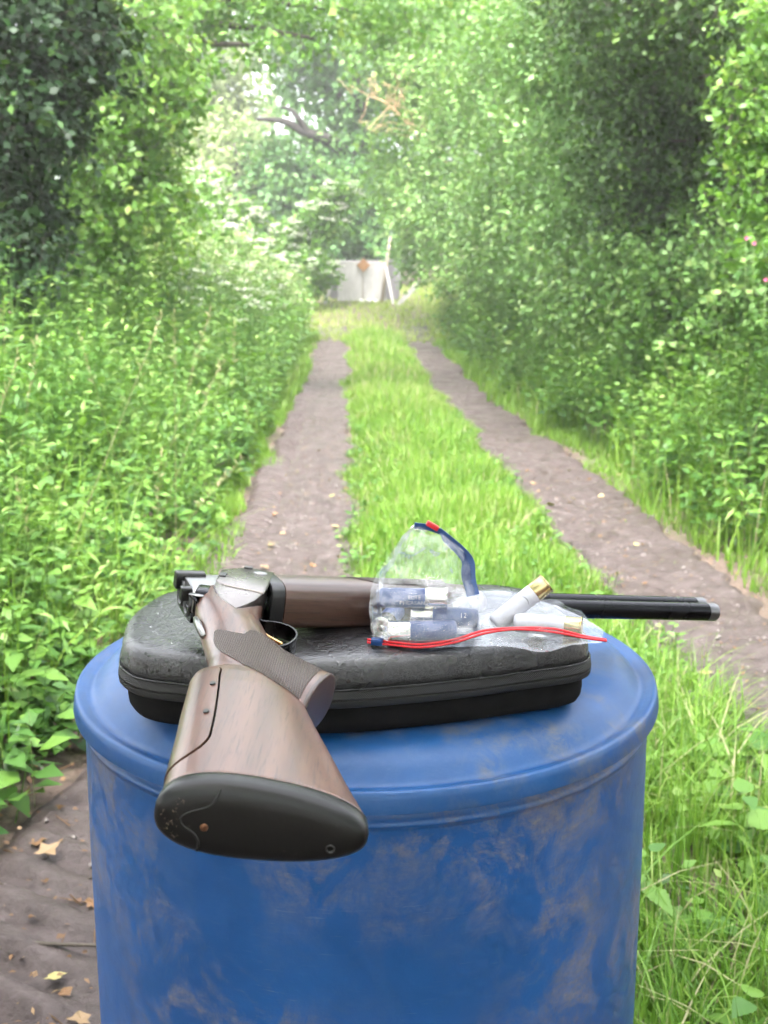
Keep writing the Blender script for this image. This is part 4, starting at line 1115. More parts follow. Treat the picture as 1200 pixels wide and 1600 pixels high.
# ---------------- single nettle plants standing at the front of the beds
def big_leaf(seed):
    r = random.Random(seed)
    half = [(0.0, 0.02), (0.06, 0.20), (0.16, 0.30), (0.20, 0.27), (0.30, 0.34), (0.35, 0.29), (0.46, 0.30), (0.50, 0.25), (0.62, 0.22), (0.66, 0.18), (0.80, 0.11), (1.0, 0.0)]
    V, Fc = [], []
    dr = r.uniform(0.12, 0.3)
    z = lambda t, s: -dr * t * t + 0.16 * s
    for t, s in half: V.append((t, 0.0, z(t, 0)))
    n = len(half)
    for sg in (1, -1):
        o = len(V)
        for t, s in half: V.append((t, sg * s, z(t, s)))
        for i in range(n - 1):
            q = (i, i + 1, o + i + 1, o + i); Fc.append(q if sg == 1 else q[::-1])
    me = mesh_py('leaf', V, Fc)
    at = me.attributes.new('rnd', 'FLOAT', 'POINT'); v = 0.35 + 0.5 * r.random(); at.data.foreach_set('value', [v] * len(me.vertices))
    me.materials.append(M['nettle']); me.polygons.foreach_set('use_smooth', [True] * len(me.polygons))
    return me
LEAF = [big_leaf(i) for i in range(6)]
def stem_me(seed):
    r = random.Random(seed)
    V, Fc = tube([(0, 0, -0.03), (r.uniform(-.02, .02), r.uniform(-.02, .02), 0.35), (r.uniform(-.05, .05), r.uniform(-.05, .05), 0.7), (r.uniform(-.08, .08), r.uniform(-.08, .08), 1.0)], [0.0035, 0.003, 0.0024, 0.0012], 5)
    me = mesh_py('stem', V, Fc); me.materials.append(M['stem']); return me, V
STEM = [stem_me(i) for i in range(3)]
def nettle(x, y, H, seed, label, group, leaf=0.085, npair=6):
    r = random.Random(seed); z = float(gz(x, y))
    root = empty('nettle_plant', (x, y, z)); tag(root, label, 'plant', group)
    me, V = STEM[seed % 3]
    s = bpy.data.objects.new('stem', me); col.objects.link(s); s.parent = root; s.scale = (H, H, H)
    cx = lambda f: (np.mean([v[0] for v in V[-5:]]) * f ** 1.5 * H, np.mean([v[1] for v in V[-5:]]) * f ** 1.5 * H)
    a0 = r.uniform(0, 6)
    for k in range(npair):
        f = 0.25 + 0.73 * k / (npair - 1)
        for q in (0, 1):
            a = a0 + k * 1.57 + q * 3.14 + r.uniform(-.3, .3); sz = leaf * (1.15 - 0.6 * f * f) * r.uniform(.75, 1.2)
            o = bpy.data.objects.new('leaf', LEAF[r.randrange(6)]); col.objects.link(o); o.parent = root
            px, py = cx(f); o.location = (px + math.cos(a) * sz * .12, py + math.sin(a) * sz * .12, H * f)
            o.rotation_euler = (r.uniform(-.3, .3), r.uniform(-.35, .25), a); o.scale = (sz, sz, sz)
rr = random.Random(77)
for i in range(34):
    y = 2.5 + 4.2 * rr.random() ** 1.2; x = float(edgeL(y)) - 0.06 - 0.85 * rr.random()
    nettle(x, y, rr.uniform(.35, .72) * (0.6 + 0.4 * min(1, (edgeL(y) - x) / .5)), i, 'leafy green nettle standing at the front of the weed bed beside the left wheel track', 'nettles beside the left wheel track', rr.uniform(.07, .11))
for i in range(22):
    y = 4.2 + 3.5 * rr.random(); x = float(edgeR(y)) + 0.03 + 0.6 * rr.random()
    nettle(x, y, rr.uniform(.4, .8), 100 + i, 'leafy green nettle standing at the front of the weed bed beside the right wheel track', 'nettles beside the right wheel track', rr.uniform(.07, .10))
for i in range(26):
    y = 1.5 + 1.5 * rr.random(); x = 0.42 + 0.75 * rr.random() ** .8
    nettle(x, y, rr.uniform(.07, .22), 200 + i, 'low broad leaved weed in the grass on the right of the drum', 'low weeds beside the drum', rr.uniform(.08, .12), 3)

# ---------------- tall dry stalks leaning over the left bed
sv = []
rs = np.random.RandomState(5)
n = 22; y = rs.uniform(3.0, 7.5, n); x = edgeL(y) - rs.uniform(.05, 1.3, n); z = gz(x, y); H = rs.uniform(.7, 1.25, n)
tip = np.stack([x + rs.normal(0.12, .25, n), y + rs.normal(0, .2, n), z + H], 1)
sv.append(stems(np.stack([x, y, z], 1), tip, np.full(n, .0016), rs.rand(n)))
k = 22
P = np.repeat(tip, k, 0); f = np.tile(np.linspace(0, .26, k), n)[:, None]; P = P - unit(np.repeat(tip - np.stack([x, y, z], 1), k, 0)) * f
Dr = rs.normal(0, 1, P.shape); Dr[:, 2] = np.abs(Dr[:, 2]) + .5
sv.append(leaves4(P, Dr, rs.normal(0, 1, P.shape), rs.uniform(.015, .045, len(P)), rs.uniform(.0015, .004, len(P)), rs.rand(len(P))))
g = veg('dry_grass', sv, M['straw']); tag(g, 'pale dry grass stalks with seed heads above the left weed bed', 'grass', kind='stuff')

# ---------------- fallen leaves on the tracks
def fallen_mesh(seed):
    r = random.Random(seed); n = 11; V = [(0, 0, 0.004)]; 
    for i in range(n):
        a = 2 * math.pi * i / n; q = (0.7 + 0.45 * (i % 2)) * (1 + .25 * math.cos(a)) * r.uniform(.85, 1.1); V.append((q * math.cos(a), q * .75 * math.sin(a), r.uniform(0, .35)))
    me = mesh_py('fallen_leaf', V, [(0, 1 + i, 1 + (i + 1) % n) for i in range(n)])
    at = me.attributes.new('rnd', 'FLOAT', 'POINT'); at.data.foreach_set('value', [seed / 6.0] * len(V)); me.materials.append(M['dead_leaf']); return me
FL = [fallen_mesh(i) for i in range(7)]
rr = random.Random(9)
def fallen(x, y, s, label, group):
    o = bpy.data.objects.new('fallen_leaf', FL[rr.randrange(7)]); col.objects.link(o)
    o.location = (x, y, float(gz(x, y)) + 0.040 + s * .1); o.scale = (s, s, s); o.rotation_euler = (rr.uniform(-.3, .3), rr.uniform(-.3, .3), rr.uniform(0, 6))
    tag(o, label, 'leaf', group)
for i in range(46):
    y = 3.6 + 6 * rr.random() ** 1.3; x = xcL(y) + rr.choice([-1, -1, 1]) * rr.uniform(.05, .33)
    fallen(x, y, rr.uniform(.012, .03), 'small dead leaf lying on the mud of the left wheel track', 'dead leaves on the left wheel track')
for i in range(40):
    y = 3.0 + 6 * rr.random() ** 1.2; x = xcR(y) + rr.uniform(-.33, .5)
    fallen(x, y, rr.uniform(.012, .032), 'small dead leaf lying on the mud of the right wheel track', 'dead leaves on the right wheel track')
for i in range(60):
    y = 1.6 + 1.4 * rr.random(); x = -1.2 + .85 * rr.random()
    fallen(x, y, rr.uniform(.010, .028), 'small dead leaf on the bare soil left of the blue drum', 'dead leaves on the soil by the drum')
x, y = -0.80, 2.36; o = bpy.data.objects.new('fallen_leaf', FL[4]); col.objects.link(o); o.location = (x, y, float(gz(x, y)) + .05); o.scale = (.034, .034, .034); o.rotation_euler = (.1, -.2, .4)
tag(o, 'largest tan dead leaf on the soil left of the blue drum', 'leaf')
for i, (x, y, L_, a) in enumerate(((-0.72, 2.0, .16, .1), (-0.95, 2.25, .12, -.5), (-0.62, 2.5, .10, 1.0))):
    V, Fc = tube([(-L_, 0, 0), (0, .012, .008), (L_, 0, 0)], [.004, .005, .003], 6); o = obj('dead_stick', V, Fc, M['bark']); o.location = (x, y, float(gz(x, y)) + .045); o.rotation_euler = (0, 0, a)
    tag(o, ['longest brown stick lying on the soil left of the drum', 'short brown stick near the weeds left of the drum', 'short stick pointing up the track left of the drum'][i], 'stick')

n = 2600; rs = np.random.RandomState(14); x = rs.uniform(-1.45, -.30, n); y = rs.uniform(1.35, 4.2, n); kp = (rs.rand(n) < .35 + .9 * np.clip(tuft_noise(x, y, 1.6) + .2, 0, 1)); x, y = x[kp], y[kp]; n = len(x)
a = rs.uniform(0, 6.28, n); P = np.stack([x, y, gz(x, y) + rs.uniform(.030, .052, n)], 1); L = rs.uniform(.006, .026, n)
lt = [leaves5(P, np.stack([np.cos(a), np.sin(a), rs.normal(0, .25, n)], 1), np.stack([rs.normal(0, .35, n), rs.normal(0, .35, n), np.ones(n)], 1), L, L * rs.uniform(.12, .42, n), np.clip(rs.beta(1.3, 3.2, n), 0, 1))]
m_ = 160; xx = rs.uniform(-1.4, -.35, m_); yy = rs.uniform(1.4, 4, m_); aa = rs.uniform(0, 6.28, m_); l_ = rs.uniform(.02, .09, m_); zz = gz(xx, yy) + .040
lt.append(stems(np.stack([xx, yy, zz], 1), np.stack([xx + np.cos(aa) * l_, yy + np.sin(aa) * l_, zz + rs.uniform(0, .012, m_)], 1), np.full(m_, .0022), rs.uniform(0, .3, m_)))
for xc_ in (xcL, xcR):
    n = 1500; y = 2.5 + 9 * rs.rand(n) ** 1.4; x = xc_(y) + rs.uniform(-.42, .42, n); a = rs.uniform(0, 6.28, n); L = rs.uniform(.006, .022, n)
    lt.append(leaves5(np.stack([x, y, gz(x, y) + rs.uniform(.036, .05, n)], 1), np.stack([np.cos(a), np.sin(a), rs.normal(0, .25, n)], 1), np.stack([rs.normal(0, .35, n), rs.normal(0, .35, n), np.ones(n)], 1), L, L * rs.uniform(.12, .42, n), np.clip(rs.beta(1.2, 3.0, n), 0, 1)))
pv_, pf_ = [], []
oc = np.array([[1, 0, 0], [-1, 0, 0], [0, 1, 0], [0, -1, 0], [0, 0, 1], [0, 0, -1]], float); of = np.array([[0, 2, 4], [2, 1, 4], [1, 3, 4], [3, 0, 4], [2, 0, 5], [1, 2, 5], [3, 1, 5], [0, 3, 5]])
for xc_ in (xcL, xcR):
    n = 900; y = 2.2 + 8 * rs.rand(n) ** 1.3; x = xc_(y) + rs.normal(0, .22, n); r_ = rs.uniform(.003, .011, n)
    pv_.append((np.stack([x, y, gz(x, y) + .036], 1)[:, None, :] + oc[None] * r_[:, None, None] * rs.uniform(.6, 1.3, (n, 6, 1))).reshape(-1, 3))
pv_ = np.concatenate(pv_); pf_ = (np.arange(len(pv_) // 6) * 6)[:, None, None] + of[None]
g = link_mesh('gravel', mesh_np('gravel', pv_, pf_.reshape(-1, 3)), plain('small_stones', (0.17, 0.15, 0.14), 0.8)); tag(g, 'small grey stones pressed into the mud of both wheel tracks', 'gravel', kind='stuff')
g = veg('leaf_litter', lt, M['dead_leaf']); tag(g, 'brown leaf crumbs and broken twigs littering the mud and the soil by the drum', 'litter', kind='stuff')

# ---------------- trees and shrubs
def crown_leaves(rs, blobs, n_twig, n_leaf, L, wr, twig=0.22, five=False, tone=0.0, up=0.6):
    """blobs (x,y,z,rx,ry,rz). Twigs are spread through each blob, leaves along each twig."""
    P, D, N, Rn, T0, T1 = [], [], [], [], [], []
    vol = np.array([b[3] * b[4] + b[3] * b[5] + b[4] * b[5] for b in blobs]); vol = vol / vol.sum()
    for b, v in zip(blobs, vol):
        k = max(6, int(n_twig * v)); d = unit(rs.normal(0, 1, (k, 3))); r = rs.uniform(.25, 1.0, (k, 1)) ** 0.5
        lump = np.array([noise.noise((q[0] * 2.1 + b[0], q[1] * 2.1 + b[1], q[2] * 2.1)) for q in d])[:, None]
        rad = np.array([[b[3], b[4], b[5]]]); c = np.array([[b[0], b[1], b[2]]])
        e = c + d * rad * r * (1 + .45 * lump); out = unit(d * rad)
        td = unit(out + rs.normal(0, .7, (k, 3)) + np.array([[0, 0, -.1]]))
        tn = np.clip(rs.normal(.45, .16, k) + .22 * lump[:, 0] + tone, 0, 1)
        for q in range(n_leaf):
            f = (q + rs.rand(k)) / n_leaf
            P.append(e + td * (f[:, None] - .5) * 2 * twig + rs.normal(0, twig * .16, (k, 3)))
            D.append(unit(td * .6 + rs.normal(0, .8, (k, 3)))); N.append(out * .5 + np.array([[0, 0, up]]) + rs.normal(0, .45, (k, 3)))
            Rn.append(np.clip(tn + rs.normal(0, .13, k) + .12 * (f > .8), 0, 1))
        T0.append(e - td * twig); T1.append(e + td * twig * .8)
    P, D, N, Rn = (np.concatenate(q) for q in (P, D, N, Rn))
    n = len(P); Ls = L * rs.uniform(.4, 1.4, n)
    return [(leaves5 if five else leaves4)(P, D, N, Ls, Ls * wr * rs.uniform(.8, 1.2, n), Rn)], np.concatenate(T0), np.concatenate(T1)

def limb(a, b, r0, r1, rr, n=6, wig=0.12):
    a, b = np.array(a, float), np.array(b, float); L = np.linalg.norm(b - a); pts = []
    for i in range(n + 1):
        f = i / n; pts.append(a + (b - a) * f + np.array([rr.gauss(0, 1), rr.gauss(0, 1), rr.gauss(0, .6)]) * wig * L * .25 * math.sin(math.pi * f) + np.array([0, 0, .12 * L * math.sin(math.pi * f)]))
    return tube(pts, [r0 + (r1 - r0) * i / n for i in range(n + 1)], 7)

def tree(name, label, cat, group, base, top_z, r_trunk, blobs, n_twig, n_leaf, L, wr, mat, seed, twig=.22, five=False, tone=0.0, lean=(0, 0), bark_m=None, limbs=True, up=.6):
    rr = random.Random(seed); rs = np.random.RandomState(seed)
    x, y = base; z = float(gz(x, y)); root = empty(name, (x, y, z)); tag(root, label, cat, group)
    off = np.array([x, y, z])
    tp = [np.array([lean[0] * f ** 1.5 + rr.gauss(0, .05), lean[1] * f ** 1.5 + rr.gauss(0, .05), -0.15 + (top_z - z + .15) * f]) for f in np.linspace(0, 1, 8)]
    tp[0][:2] = 0
    parts = [tube([tuple(p) for p in tp], [r_trunk * (1.25 if i == 0 else 1 - .75 * i / 7) for i in range(8)], 10)]
    if limbs:
        for b in blobs:
            f = min(.92, max(.15, (b[2] - z) / (top_z - z) * rr.uniform(.45, .75))); k = f * 7; i = min(6, int(k)); s = tp[i] + (tp[i + 1] - tp[i]) * (k - i)
            parts.append(limb(s, np.array(b[:3]) - off, r_trunk * .45, r_trunk * .12, rr))
    V, Fc = merge(parts); obj('trunk', V, Fc, bark_m or M['bark'], root)
    lv, T0, T1 = crown_leaves(rs, [(b[0] - x, b[1] - y, b[2] - z, b[3], b[4], b[5]) for b in blobs], n_twig, n_leaf, L, wr, twig, five, tone, up)
    veg('crown', lv, mat, root)
    sel = rs.rand(len(T0)) < .5
    tw = stems(T0[sel], T1[sel], np.full(sel.sum(), max(.003, L * .05)), rs.rand(sel.sum())); veg('twigs', [tw], M['bark'], root)['kind'] = 'stuff'
    return root

_cp, _sp = math.cos(R(11.63)), math.sin(R(11.63))
def at(px, py, y):
    """a point of the place y metres ahead, read off the photograph's 1200 x 1600 frame."""
    a, b = (px - 600) / 1700.0, (py - 800) / 1700.0
    f = _cp - b * _sp; s = y / f
    return (a * s, y, CAM_Z - (_sp + b * _cp) * s)
def blob(px, py, y, r, ry=None, rz=None): return (*at(px, py, y), r, ry or r, rz or r)

# left: ivy-clad tree
iv = [(-3.14 + .1 * math.sin(k), 8.6, .9 + .6 * k, .50, .5, .5) for k in range(9)]
iv += [blob(105, 50, 8.3, .40), blob(60, 40, 8.0, .6), blob(60, 330, 8.2, .24), blob(20, 200, 7.8, .5), blob(20, 400, 7.6, .32), blob(85, 170, 8.3, .28)]
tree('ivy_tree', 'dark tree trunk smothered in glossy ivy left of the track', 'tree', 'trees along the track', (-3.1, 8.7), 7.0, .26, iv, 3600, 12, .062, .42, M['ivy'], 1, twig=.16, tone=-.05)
tree('sycamore_tree', 'light green tree reaching out from behind the ivy covered trunk', 'tree', 'trees along the track', (-4.0, 11.5), 6.5, .16,
     [blob(190, 50, 11, .85), blob(235, 190, 11, .55), blob(200, 310, 10.8, .65), blob(160, 230, 10.6, .6), blob(260, 120, 11.4, .45), blob(130, 400, 10.5, .6), blob(80, 260, 12, 1.0)], 1500, 11, .085, .34, M['bright'], 2, twig=.2, tone=.1)
tree('overhanging_tree', 'tall tree whose thin leafy branches hang over the top of the track', 'tree', 'trees along the track', (-5.2, 14.5), 8.5, .2,
     [blob(350, 15, 14, .75, None, .4), blob(455, -5, 14, .65, None, .35), blob(415, 70, 13.6, .32), blob(545, 15, 14.5, .6, None, .35), blob(490, 60, 14, .3), blob(300, -40, 14, 1.0), blob(310, 95, 14, .35), blob(640, -40, 14, .9)], 620, 10, .095, .36, M['bright'], 3, twig=.2)
tree('hazel_bush', 'rounded light green bush growing below the ivy covered tree', 'bush', 'bushes along the left bank', (-3.9, 13.2), 2.6, .07,
     [blob(215, 390, 13, .6), blob(165, 440, 12.4, .5), blob(240, 300, 14, .6), blob(150, 340, 13.5, .6), blob(190, 230, 14, .6)], 1000, 11, .075, .36, M['bright'], 4, twig=.18, tone=.15)
tree('bramble_bush', 'low pale bramble mound on the left bank before the flowering elder', 'bush', 'bushes along the left bank', (-3.6, 16.5), 2.0, .05,
     [blob(265, 440, 16, .6), blob(320, 455, 17, .6), blob(230, 400, 16.5, .55), blob(370, 470, 18, .45), blob(290, 400, 17.5, .45)], 900, 10, .085, .36, M['pale'], 61, twig=.2, tone=-.1)
tree('bramble_bush', 'far pale bramble mound at the edge of the clearing on the left', 'bush', 'bushes along the left bank', (-3.2, 21), 2.2, .05,
     [blob(400, 450, 21, .6), blob(440, 460, 22.5, .5), blob(365, 430, 21.5, .6)], 500, 10, .11, .36, M['pale'], 62, twig=.25, tone=-.05)
# far left pale trees
tree('willow_tree', 'pale grey green tree far off left of the sky gap', 'tree', 'far trees', (-7.6, 43), 12, .3,
     [blob(300, 90, 43, 2.8), blob(255, 200, 42, 2.4), blob(340, 240, 44, 2.4), blob(270, -10, 44, 3.0), blob(350, 160, 45, 1.5), blob(230, 300, 41, 2.4), blob(330, 320, 42, 2.0)], 2900, 10, .26, .26, M['pale'], 5, twig=.5)
tree('birch_tree', 'second pale tree behind the flowering elder on the left', 'tree', 'far trees', (-4.8, 37), 6, .2,
     [blob(330, 300, 37, 1.6), blob(390, 290, 38, 1.3), blob(290, 250, 38, 1.6), blob(370, 230, 39, 1.2)], 1000, 10, .22, .28, M['pale'], 6, twig=.45)
# middle: oak with its bare bough
oak = tree('oak_tree', 'spreading mid green tree with a dark leaning bough behind the target stand', 'tree', 'far trees', (-0.4, 36.5), 8, .32,
     [blob(440, 20, 36, 1.5), blob(520, 40, 36, 2.0), blob(565, 130, 36, 1.8), blob(480, 110, 36.5, 1.2), blob(470, 275, 36, 1.6), blob(545, 310, 35.5, 1.8), blob(425, 320, 36, 1.4), blob(575, 230, 36.5, 1.5), blob(500, 380, 35, 1.5), blob(590, 360, 35, 1.5), blob(410, 250, 37, .9)],
     2600, 10, .2, .36, M['oak'], 7, twig=.38, tone=-.05, lean=(-.4, 0))
o0 = np.array([-0.4, 36.5, float(gz(-0.4, 36.5))])
bp_ = [np.array(at(*q)) - o0 for q in ((560, 255, 35.6), (520, 222, 35.2), (478, 208, 35.0), (445, 190, 35), (400, 186, 35))]
fk = [np.array(at(*q)) - o0 for q in ((482, 210, 35), (470, 190, 34.9), (455, 172, 34.9), (440, 168, 35))]
V, Fc = merge([tube([tuple(p) for p in catmull(bp_, 4)], list(np.linspace(.26, .05, 17)), 8), tube([tuple(p) for p in catmull(fk, 4)], list(np.linspace(.13, .04, 13)), 8)])
obj('bough', V, Fc, bark('dark_bark', (0.010, 0.008, 0.007), (0.035, 0.028, 0.024)), oak)
haw = tree('hawthorn_tree', 'yellow green hawthorn with bare orange twigs over the target stand', 'tree', 'far trees', (2.1, 28), 6.0, .12,
     [blob(625, 70, 26, 1.3), blob(645, 225, 26, 1.0), blob(690, 120, 25.5, 1.3), blob(660, 320, 26, .9), blob(600, 10, 27, 1.2), blob(615, 290, 27.5, .7)], 1200, 10, .13, .34, M['bright'], 8, twig=.3)
rr = random.Random(12); h0 = np.array([2.1, 28, float(gz(2.1, 28))]); tw = []
spine = catmull([np.array(at(*q)) for q in ((770, 330, 26), (705, 262, 25.2), (655, 215, 24.8), (610, 165, 24.6), (575, 150, 24.6))], 6)
tw.append(tube([tuple(p - h0) for p in spine], list(np.linspace(.035, .008, len(spine))), 5))
for i in range(30):
    a = spine[rr.randrange(8, len(spine))]; b = a + np.array([rr.uniform(-.7, .55), rr.uniform(-.5, .2), rr.uniform(-.6, .8)]); c = (a + b) / 2 + np.array([rr.gauss(0, .1), 0, rr.gauss(0.05, .1)])
    tw.append(tube([tuple(a - h0), tuple(c - h0), tuple(b - h0)], [.009, .006, .002], 4))
    for _ in range(3):
        f = rr.uniform(.3, .95); p = c + (b - c) * f; q = p + np.array([rr.uniform(-.3, .25), rr.uniform(-.2, .2), rr.uniform(-.25, .3)]); tw.append(tube([tuple(p - h0), tuple(q - h0)], [.005, .002], 4))
V, Fc = merge(tw); obj('bare_twigs', V, Fc, M['twig'], haw)['kind'] = 'stuff'

# flowering elders and cow parsley: flat white umbels
def umbels(rs, C, r, k=46):
    """flat plates of tiny florets."""
    n = len(C); a = rs.uniform(0, 6.28, (n, k)); q = np.sqrt(rs.rand(n, k)) * r[:, None]
    nx, ny = rs.normal(0, .22, (n, 1)), rs.normal(-.18, .22, (n, 1))
    P = np.stack([C[:, 0:1] + q * np.cos(a), C[:, 1:2] + q * np.sin(a), C[:, 2:3] + nx * q * np.cos(a) + ny * q * np.sin(a) + rs.normal(0, .006, (n, k)) + .12 * (r[:, None] - q)], 2).reshape(-1, 3)
    L = np.repeat(r * .34, k) * rs.uniform(.7, 1.3, n * k)
    D = np.stack([rs.normal(0, 1, n * k), rs.normal(0, 1, n * k), rs.normal(0, .25, n * k)], 1); N = np.stack([rs.normal(0, .3, n * k), rs.normal(-.2, .3, n * k), np.ones(n * k)], 1)
    return leaves4(P, D, N, L, L * .45, np.clip(rs.normal(.6, .25, n * k), 0, 1))
def elder(label, base, top, blobs, n_twig, n_umb, seed, ur):
    root = tree('elder_bush', label, 'bush', 'bushes in white flower', base, top, .08, blobs, n_twig, 10, .12, .36, M['bright'], seed, twig=.22, tone=-.05)
    rs = np.random.RandomState(seed + 50); z = float(gz(*base)); C = []
    for _ in range(n_umb):
        b = blobs[rs.randint(len(blobs))]; d = rs.normal(0, 1, 3); d /= np.linalg.norm(d); d[1] = -abs(d[1]); d[2] = abs(d[2]) * .9 - .1
        C.append([b[0] + d[0] * b[3] * 1.25 - base[0], b[1] + d[1] * b[4] * 1.35 - base[1], b[2] + d[2] * b[5] * 1.25 - z])
    veg('blossom', [umbels(rs, np.array(C), rs.uniform(.6, 1.2, n_umb) * ur)], M['umbel'], root)['kind'] = 'stuff'
elder('elder bush with flat white blossom close beside the target stand', (-1.95, 29.2), 3.6, [blob(505, 345, 29, .62), blob(475, 420, 28.6, .62), blob(535, 305, 29, .42), blob(455, 370, 29, .45), blob(500, 430, 28.8, .5)], 700, 110, 31, .125)
elder('wide elder bush thick with white blossom on the left bank', (-3.9, 22.5), 3.2, [blob(300, 340, 23, .75), blob(345, 405, 22, .7), blob(255, 370, 22.5, .7), blob(390, 400, 23.5, .5), blob(320, 300, 24, .5), blob(380, 345, 24, .4), blob(290, 430, 21, .6)], 1000, 240, 32, .115)
rs = np.random.RandomState(66); n = 340
y = rs.uniform(11, 24, n); x = edgeL(y) - rs.uniform(.2, 3.0, n); z = gz(x, y); H = rs.uniform(1.0, 1.55, n)
C = np.stack([x, y, z + H], 1); pr = [umbels(rs, C, rs.uniform(.04, .085, n), 22)]
g = veg('cow_parsley', pr, M['umbel']); veg('stems', [stems(np.stack([x, y, z], 1), C, np.full(n, .004), np.full(n, .2))], M['nettle'], g); tag(g, 'white cow parsley flower heads scattered over the far left bank', 'flowers', kind='stuff')

# right: the hedge, from the clearing to the camera
HG = 'shrubs of the right hand hedge'
def shrub(label, base, top, blobs, n_twig, n_leaf, L, mat, seed, five=False, tone=0.0, twig=.2, name='hedge_shrub'):
    return tree(name, label, 'shrub', HG, base, top, .09, blobs, n_twig, n_leaf, L, .33, mat, seed, twig=twig, five=five, tone=tone)
shrub('farthest shrub of the hedge, next to the target stand', (2.3, 25), 5.5, [blob(680, 330, 24.5, 1.2), blob(715, 240, 24.5, 1.4), blob(725, 410, 23.5, 1.0), blob(655, 400, 25.5, .7), blob(740, 60, 25, 1.9), blob(690, 150, 26, 1.2)], 2000, 10, .11, M['hedge'], 41, tone=.2, twig=.28)
shrub('tall pale leaved hedge shrub beyond the middle of the right bank', (2.9, 20.2), 6.0, [blob(765, 200, 20, 1.3), blob(795, 310, 19.5, 1.1), blob(765, 410, 19.5, .9), blob(735, 90, 21, 1.4), blob(815, 60, 20, 1.5), blob(720, 340, 20.5, .9), blob(830, 420, 18.5, .7)], 2200, 10, .095, M['hedge'], 42, tone=.2, twig=.25)
shrub('broad hedge shrub at the middle of the right bank', (3.3, 16), 5.5, [blob(830, 110, 16, 1.2), blob(850, 250, 15.5, 1.1), blob(865, 370, 15, .9), blob(790, 330, 16.5, .9), blob(810, 0, 17, 1.3), blob(920, 180, 15, 1.1), blob(880, 440, 14, .6)], 2400, 11, .08, M['hedge'], 43, twig=.22, tone=.12)
shrub('tall mid green hedge shrub left of the dark hollow', (3.2, 12.3), 5.0, [blob(930, 60, 12, .95), blob(925, 210, 12, .85), blob(940, 340, 11.5, .75), blob(870, 40, 12.5, .9), blob(960, 440, 10.5, .5), blob(890, 320, 12.5, .7), blob(1000, 0, 12, .9)], 2400, 11, .065, M['hedge'], 44, tone=.05)
shrub('evergreen shrub with leaf colour darkened for the shade of the hollow', (4.4, 11.2), 5.2, [blob(1070, 140, 11.3, .9), blob(1090, 300, 11, .9), blob(1130, 20, 10.5, 1.0), blob(1010, -60, 10.5, 1.1), blob(1180, 200, 10.5, .9), blob(1020, 260, 11, .7), blob(1150, 400, 10, .7), blob(1050, 220, 10, .7), blob(1115, 330, 9.6, .55), blob(1130, 120, 9.6, .7), blob(970, 170, 10.6, .5), blob(1000, 330, 10.2, .5)], 4200, 11, .06, M['shaded_leaf'], 45)
shrub('overhanging upper hedge shrub above the dark hollow', (4.2, 9.0), 4.6, [blob(1040, 20, 9, .55), blob(1110, -40, 8.5, .7), blob(960, -40, 9.5, .7), blob(1200, -20, 8, .7), blob(1000, 110, 9.8, .35)], 1200, 11, .06, M['shaded_leaf'], 46, tone=.05)
shrub('leafy shrub low under the dark hollow of the hedge', (3.3, 9.6), 2.0, [blob(1000, 430, 9.8, .42), blob(1060, 440, 9.2, .38), blob(1130, 430, 8.6, .38), blob(950, 480, 10.4, .42), blob(1190, 440, 8.0, .36), blob(900, 470, 11.6, .45), blob(1020, 520, 9.4, .35), blob(1120, 520, 8.4, .3)], 1100, 10, .066, M['hedge'], 47, tone=.15)
shrub('nearest hedge shrub with bright young leaves at the edge of the picture', (2.75, 6.6), 3.4, [blob(1195, 190, 6.5, .26), blob(1180, 300, 6.4, .22), blob(1205, 70, 6.6, .30), blob(1150, 235, 6.7, .12), blob(1140, 130, 6.7, .12), blob(1230, 380, 6.2, .3), blob(1260, 200, 6.3, .35)], 420, 11, .055, M['bright'], 48, five=True, tone=0.02, twig=.12)
# pink campions in the right bank
for i, (px, py) in enumerate(((1166, 372), (1178, 380), (1196, 437))):
    c = at(px, py, 5.9); root = empty('campion', c); tag(root, ['pink flower upper of two close together under the nearest hedge shrub', 'pink flower just below another under the nearest hedge shrub', 'pink flower lowest down in the right bank'][i], 'flower', 'pink campions')
    rs = np.random.RandomState(i); n = 10; a = np.arange(n) * 6.283 / n
    D = np.stack([np.cos(a), -.5 + 0 * a, np.sin(a)], 1); veg('petals', [leaves4(np.zeros((n, 3)), D, np.tile([[0, -1, .3]], (n, 1)), np.full(n, .013), np.full(n, .005), rs.rand(n))], M['pink'], root)
    V, Fc = tube([(0, 0, 0), (.03, .05, -.3), (.04, .08, -.9)], .002, 4); obj('stem', V, Fc, M['stem'], root)

# far wood closing the view
rs = np.random.RandomState(90); far = []
for k in range(26):
    px = -250 + 66 * k; top = 150 + 90 * math.sin(k * 1.7) + (25 if 360 < px < 470 else 0)
    d = 56 + 6 * math.sin(k * 2.3)
    for py in np.arange(top, 520, 80): far.append(blob(px + rs.uniform(-20, 20), py, d, 2.8))
lv, _, _ = crown_leaves(rs, far, 4200, 9, .42, .36, .8)
g = veg('far_wood', lv, M['oak']); tag(g, 'distant mass of trees closing the end of the track', 'trees', kind='stuff')

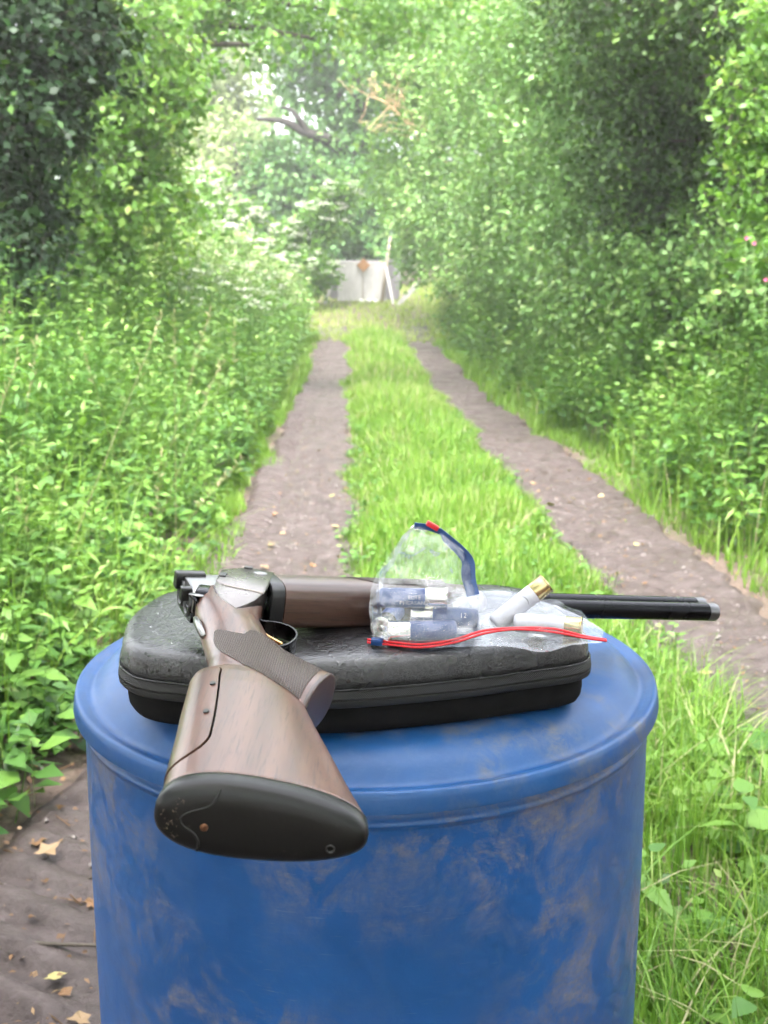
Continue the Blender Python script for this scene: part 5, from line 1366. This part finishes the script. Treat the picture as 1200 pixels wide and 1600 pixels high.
# unseen trees added behind and over the camera to shade the drum
LG = 'unseen trees added to shade the lane at the viewpoint'
for i, (bx, by, bl, lab) in enumerate(((-3.4, -0.5, [(-3.2, -1.0, 3.4, 1.3, 1.8, 2.2), (-3.4, 1.6, 3.4, 1.0, 1.2, 2.0), (-2.9, -3.5, 4.0, 1.3, 1.4, 2.4)], 'unseen shade tree added on the left behind the viewpoint'),
                                       (3.6, -1.0, [(3.4, -1.2, 3.4, 1.3, 1.8, 2.2), (3.8, 1.4, 3.4, 1.0, 1.2, 2.0), (3.0, -3.6, 4.0, 1.3, 1.4, 2.4)], 'unseen shade tree added on the right behind the viewpoint'),
                                       (-2.6, -6.0, [(-2.2, -6, 3.8, 2.0, 1.8, 3.0), (0.2, -7.0, 4.2, 2.2, 1.8, 3.6), (2.6, -6, 3.8, 2.0, 1.8, 3.0)], 'unseen bushy tree added to block low sky behind the viewpoint'))):
    tree('shade_tree', lab, 'tree', LG, (bx, by), 5.5, .16, bl, 900, 9, .16, .36, M['oak'], 300 + i, twig=.3)

tree('shade_tree', 'unseen tall tree added so its crown shades the drum from above', 'tree', LG, (2.9, -0.2), 6.4, .18,
     [(-1.3, -0.4, 6.0, 1.5, 1.4, .7), (0.3, -0.1, 6.3, 1.6, 1.4, .7), (-0.6, -2.2, 6.2, 1.8, 1.5, .8), (1.4, -1.7, 6.2, 1.6, 1.5, .8), (0.2, -4.2, 6.4, 2.0, 1.5, .9)], 1500, 9, .16, .36, M['oak'], 310, twig=.3)  # added crown, placed to keep sun and sky off the drum

# ================================================================== HAZE: thin volume added to pale the far background
V, Fc = box((0, 60, 14.0), (330, 330, 31.0))
hz = obj('haze', V, Fc, None, None, False)
t = NT('veil_volume')
pv = t.n('VolumePrincipled'); pv.inputs['Color'].default_value = (0.95, 0.97, 0.95, 1); pv.inputs['Density'].default_value = 0.0021; pv.inputs['Anisotropy'].default_value = 0.2
t.link(pv.outputs[0], t.out.inputs['Volume'])
hz.data.materials.append(t.m)
tag(hz, 'thin pale volume added to wash out the far background', 'haze', kind='stuff')
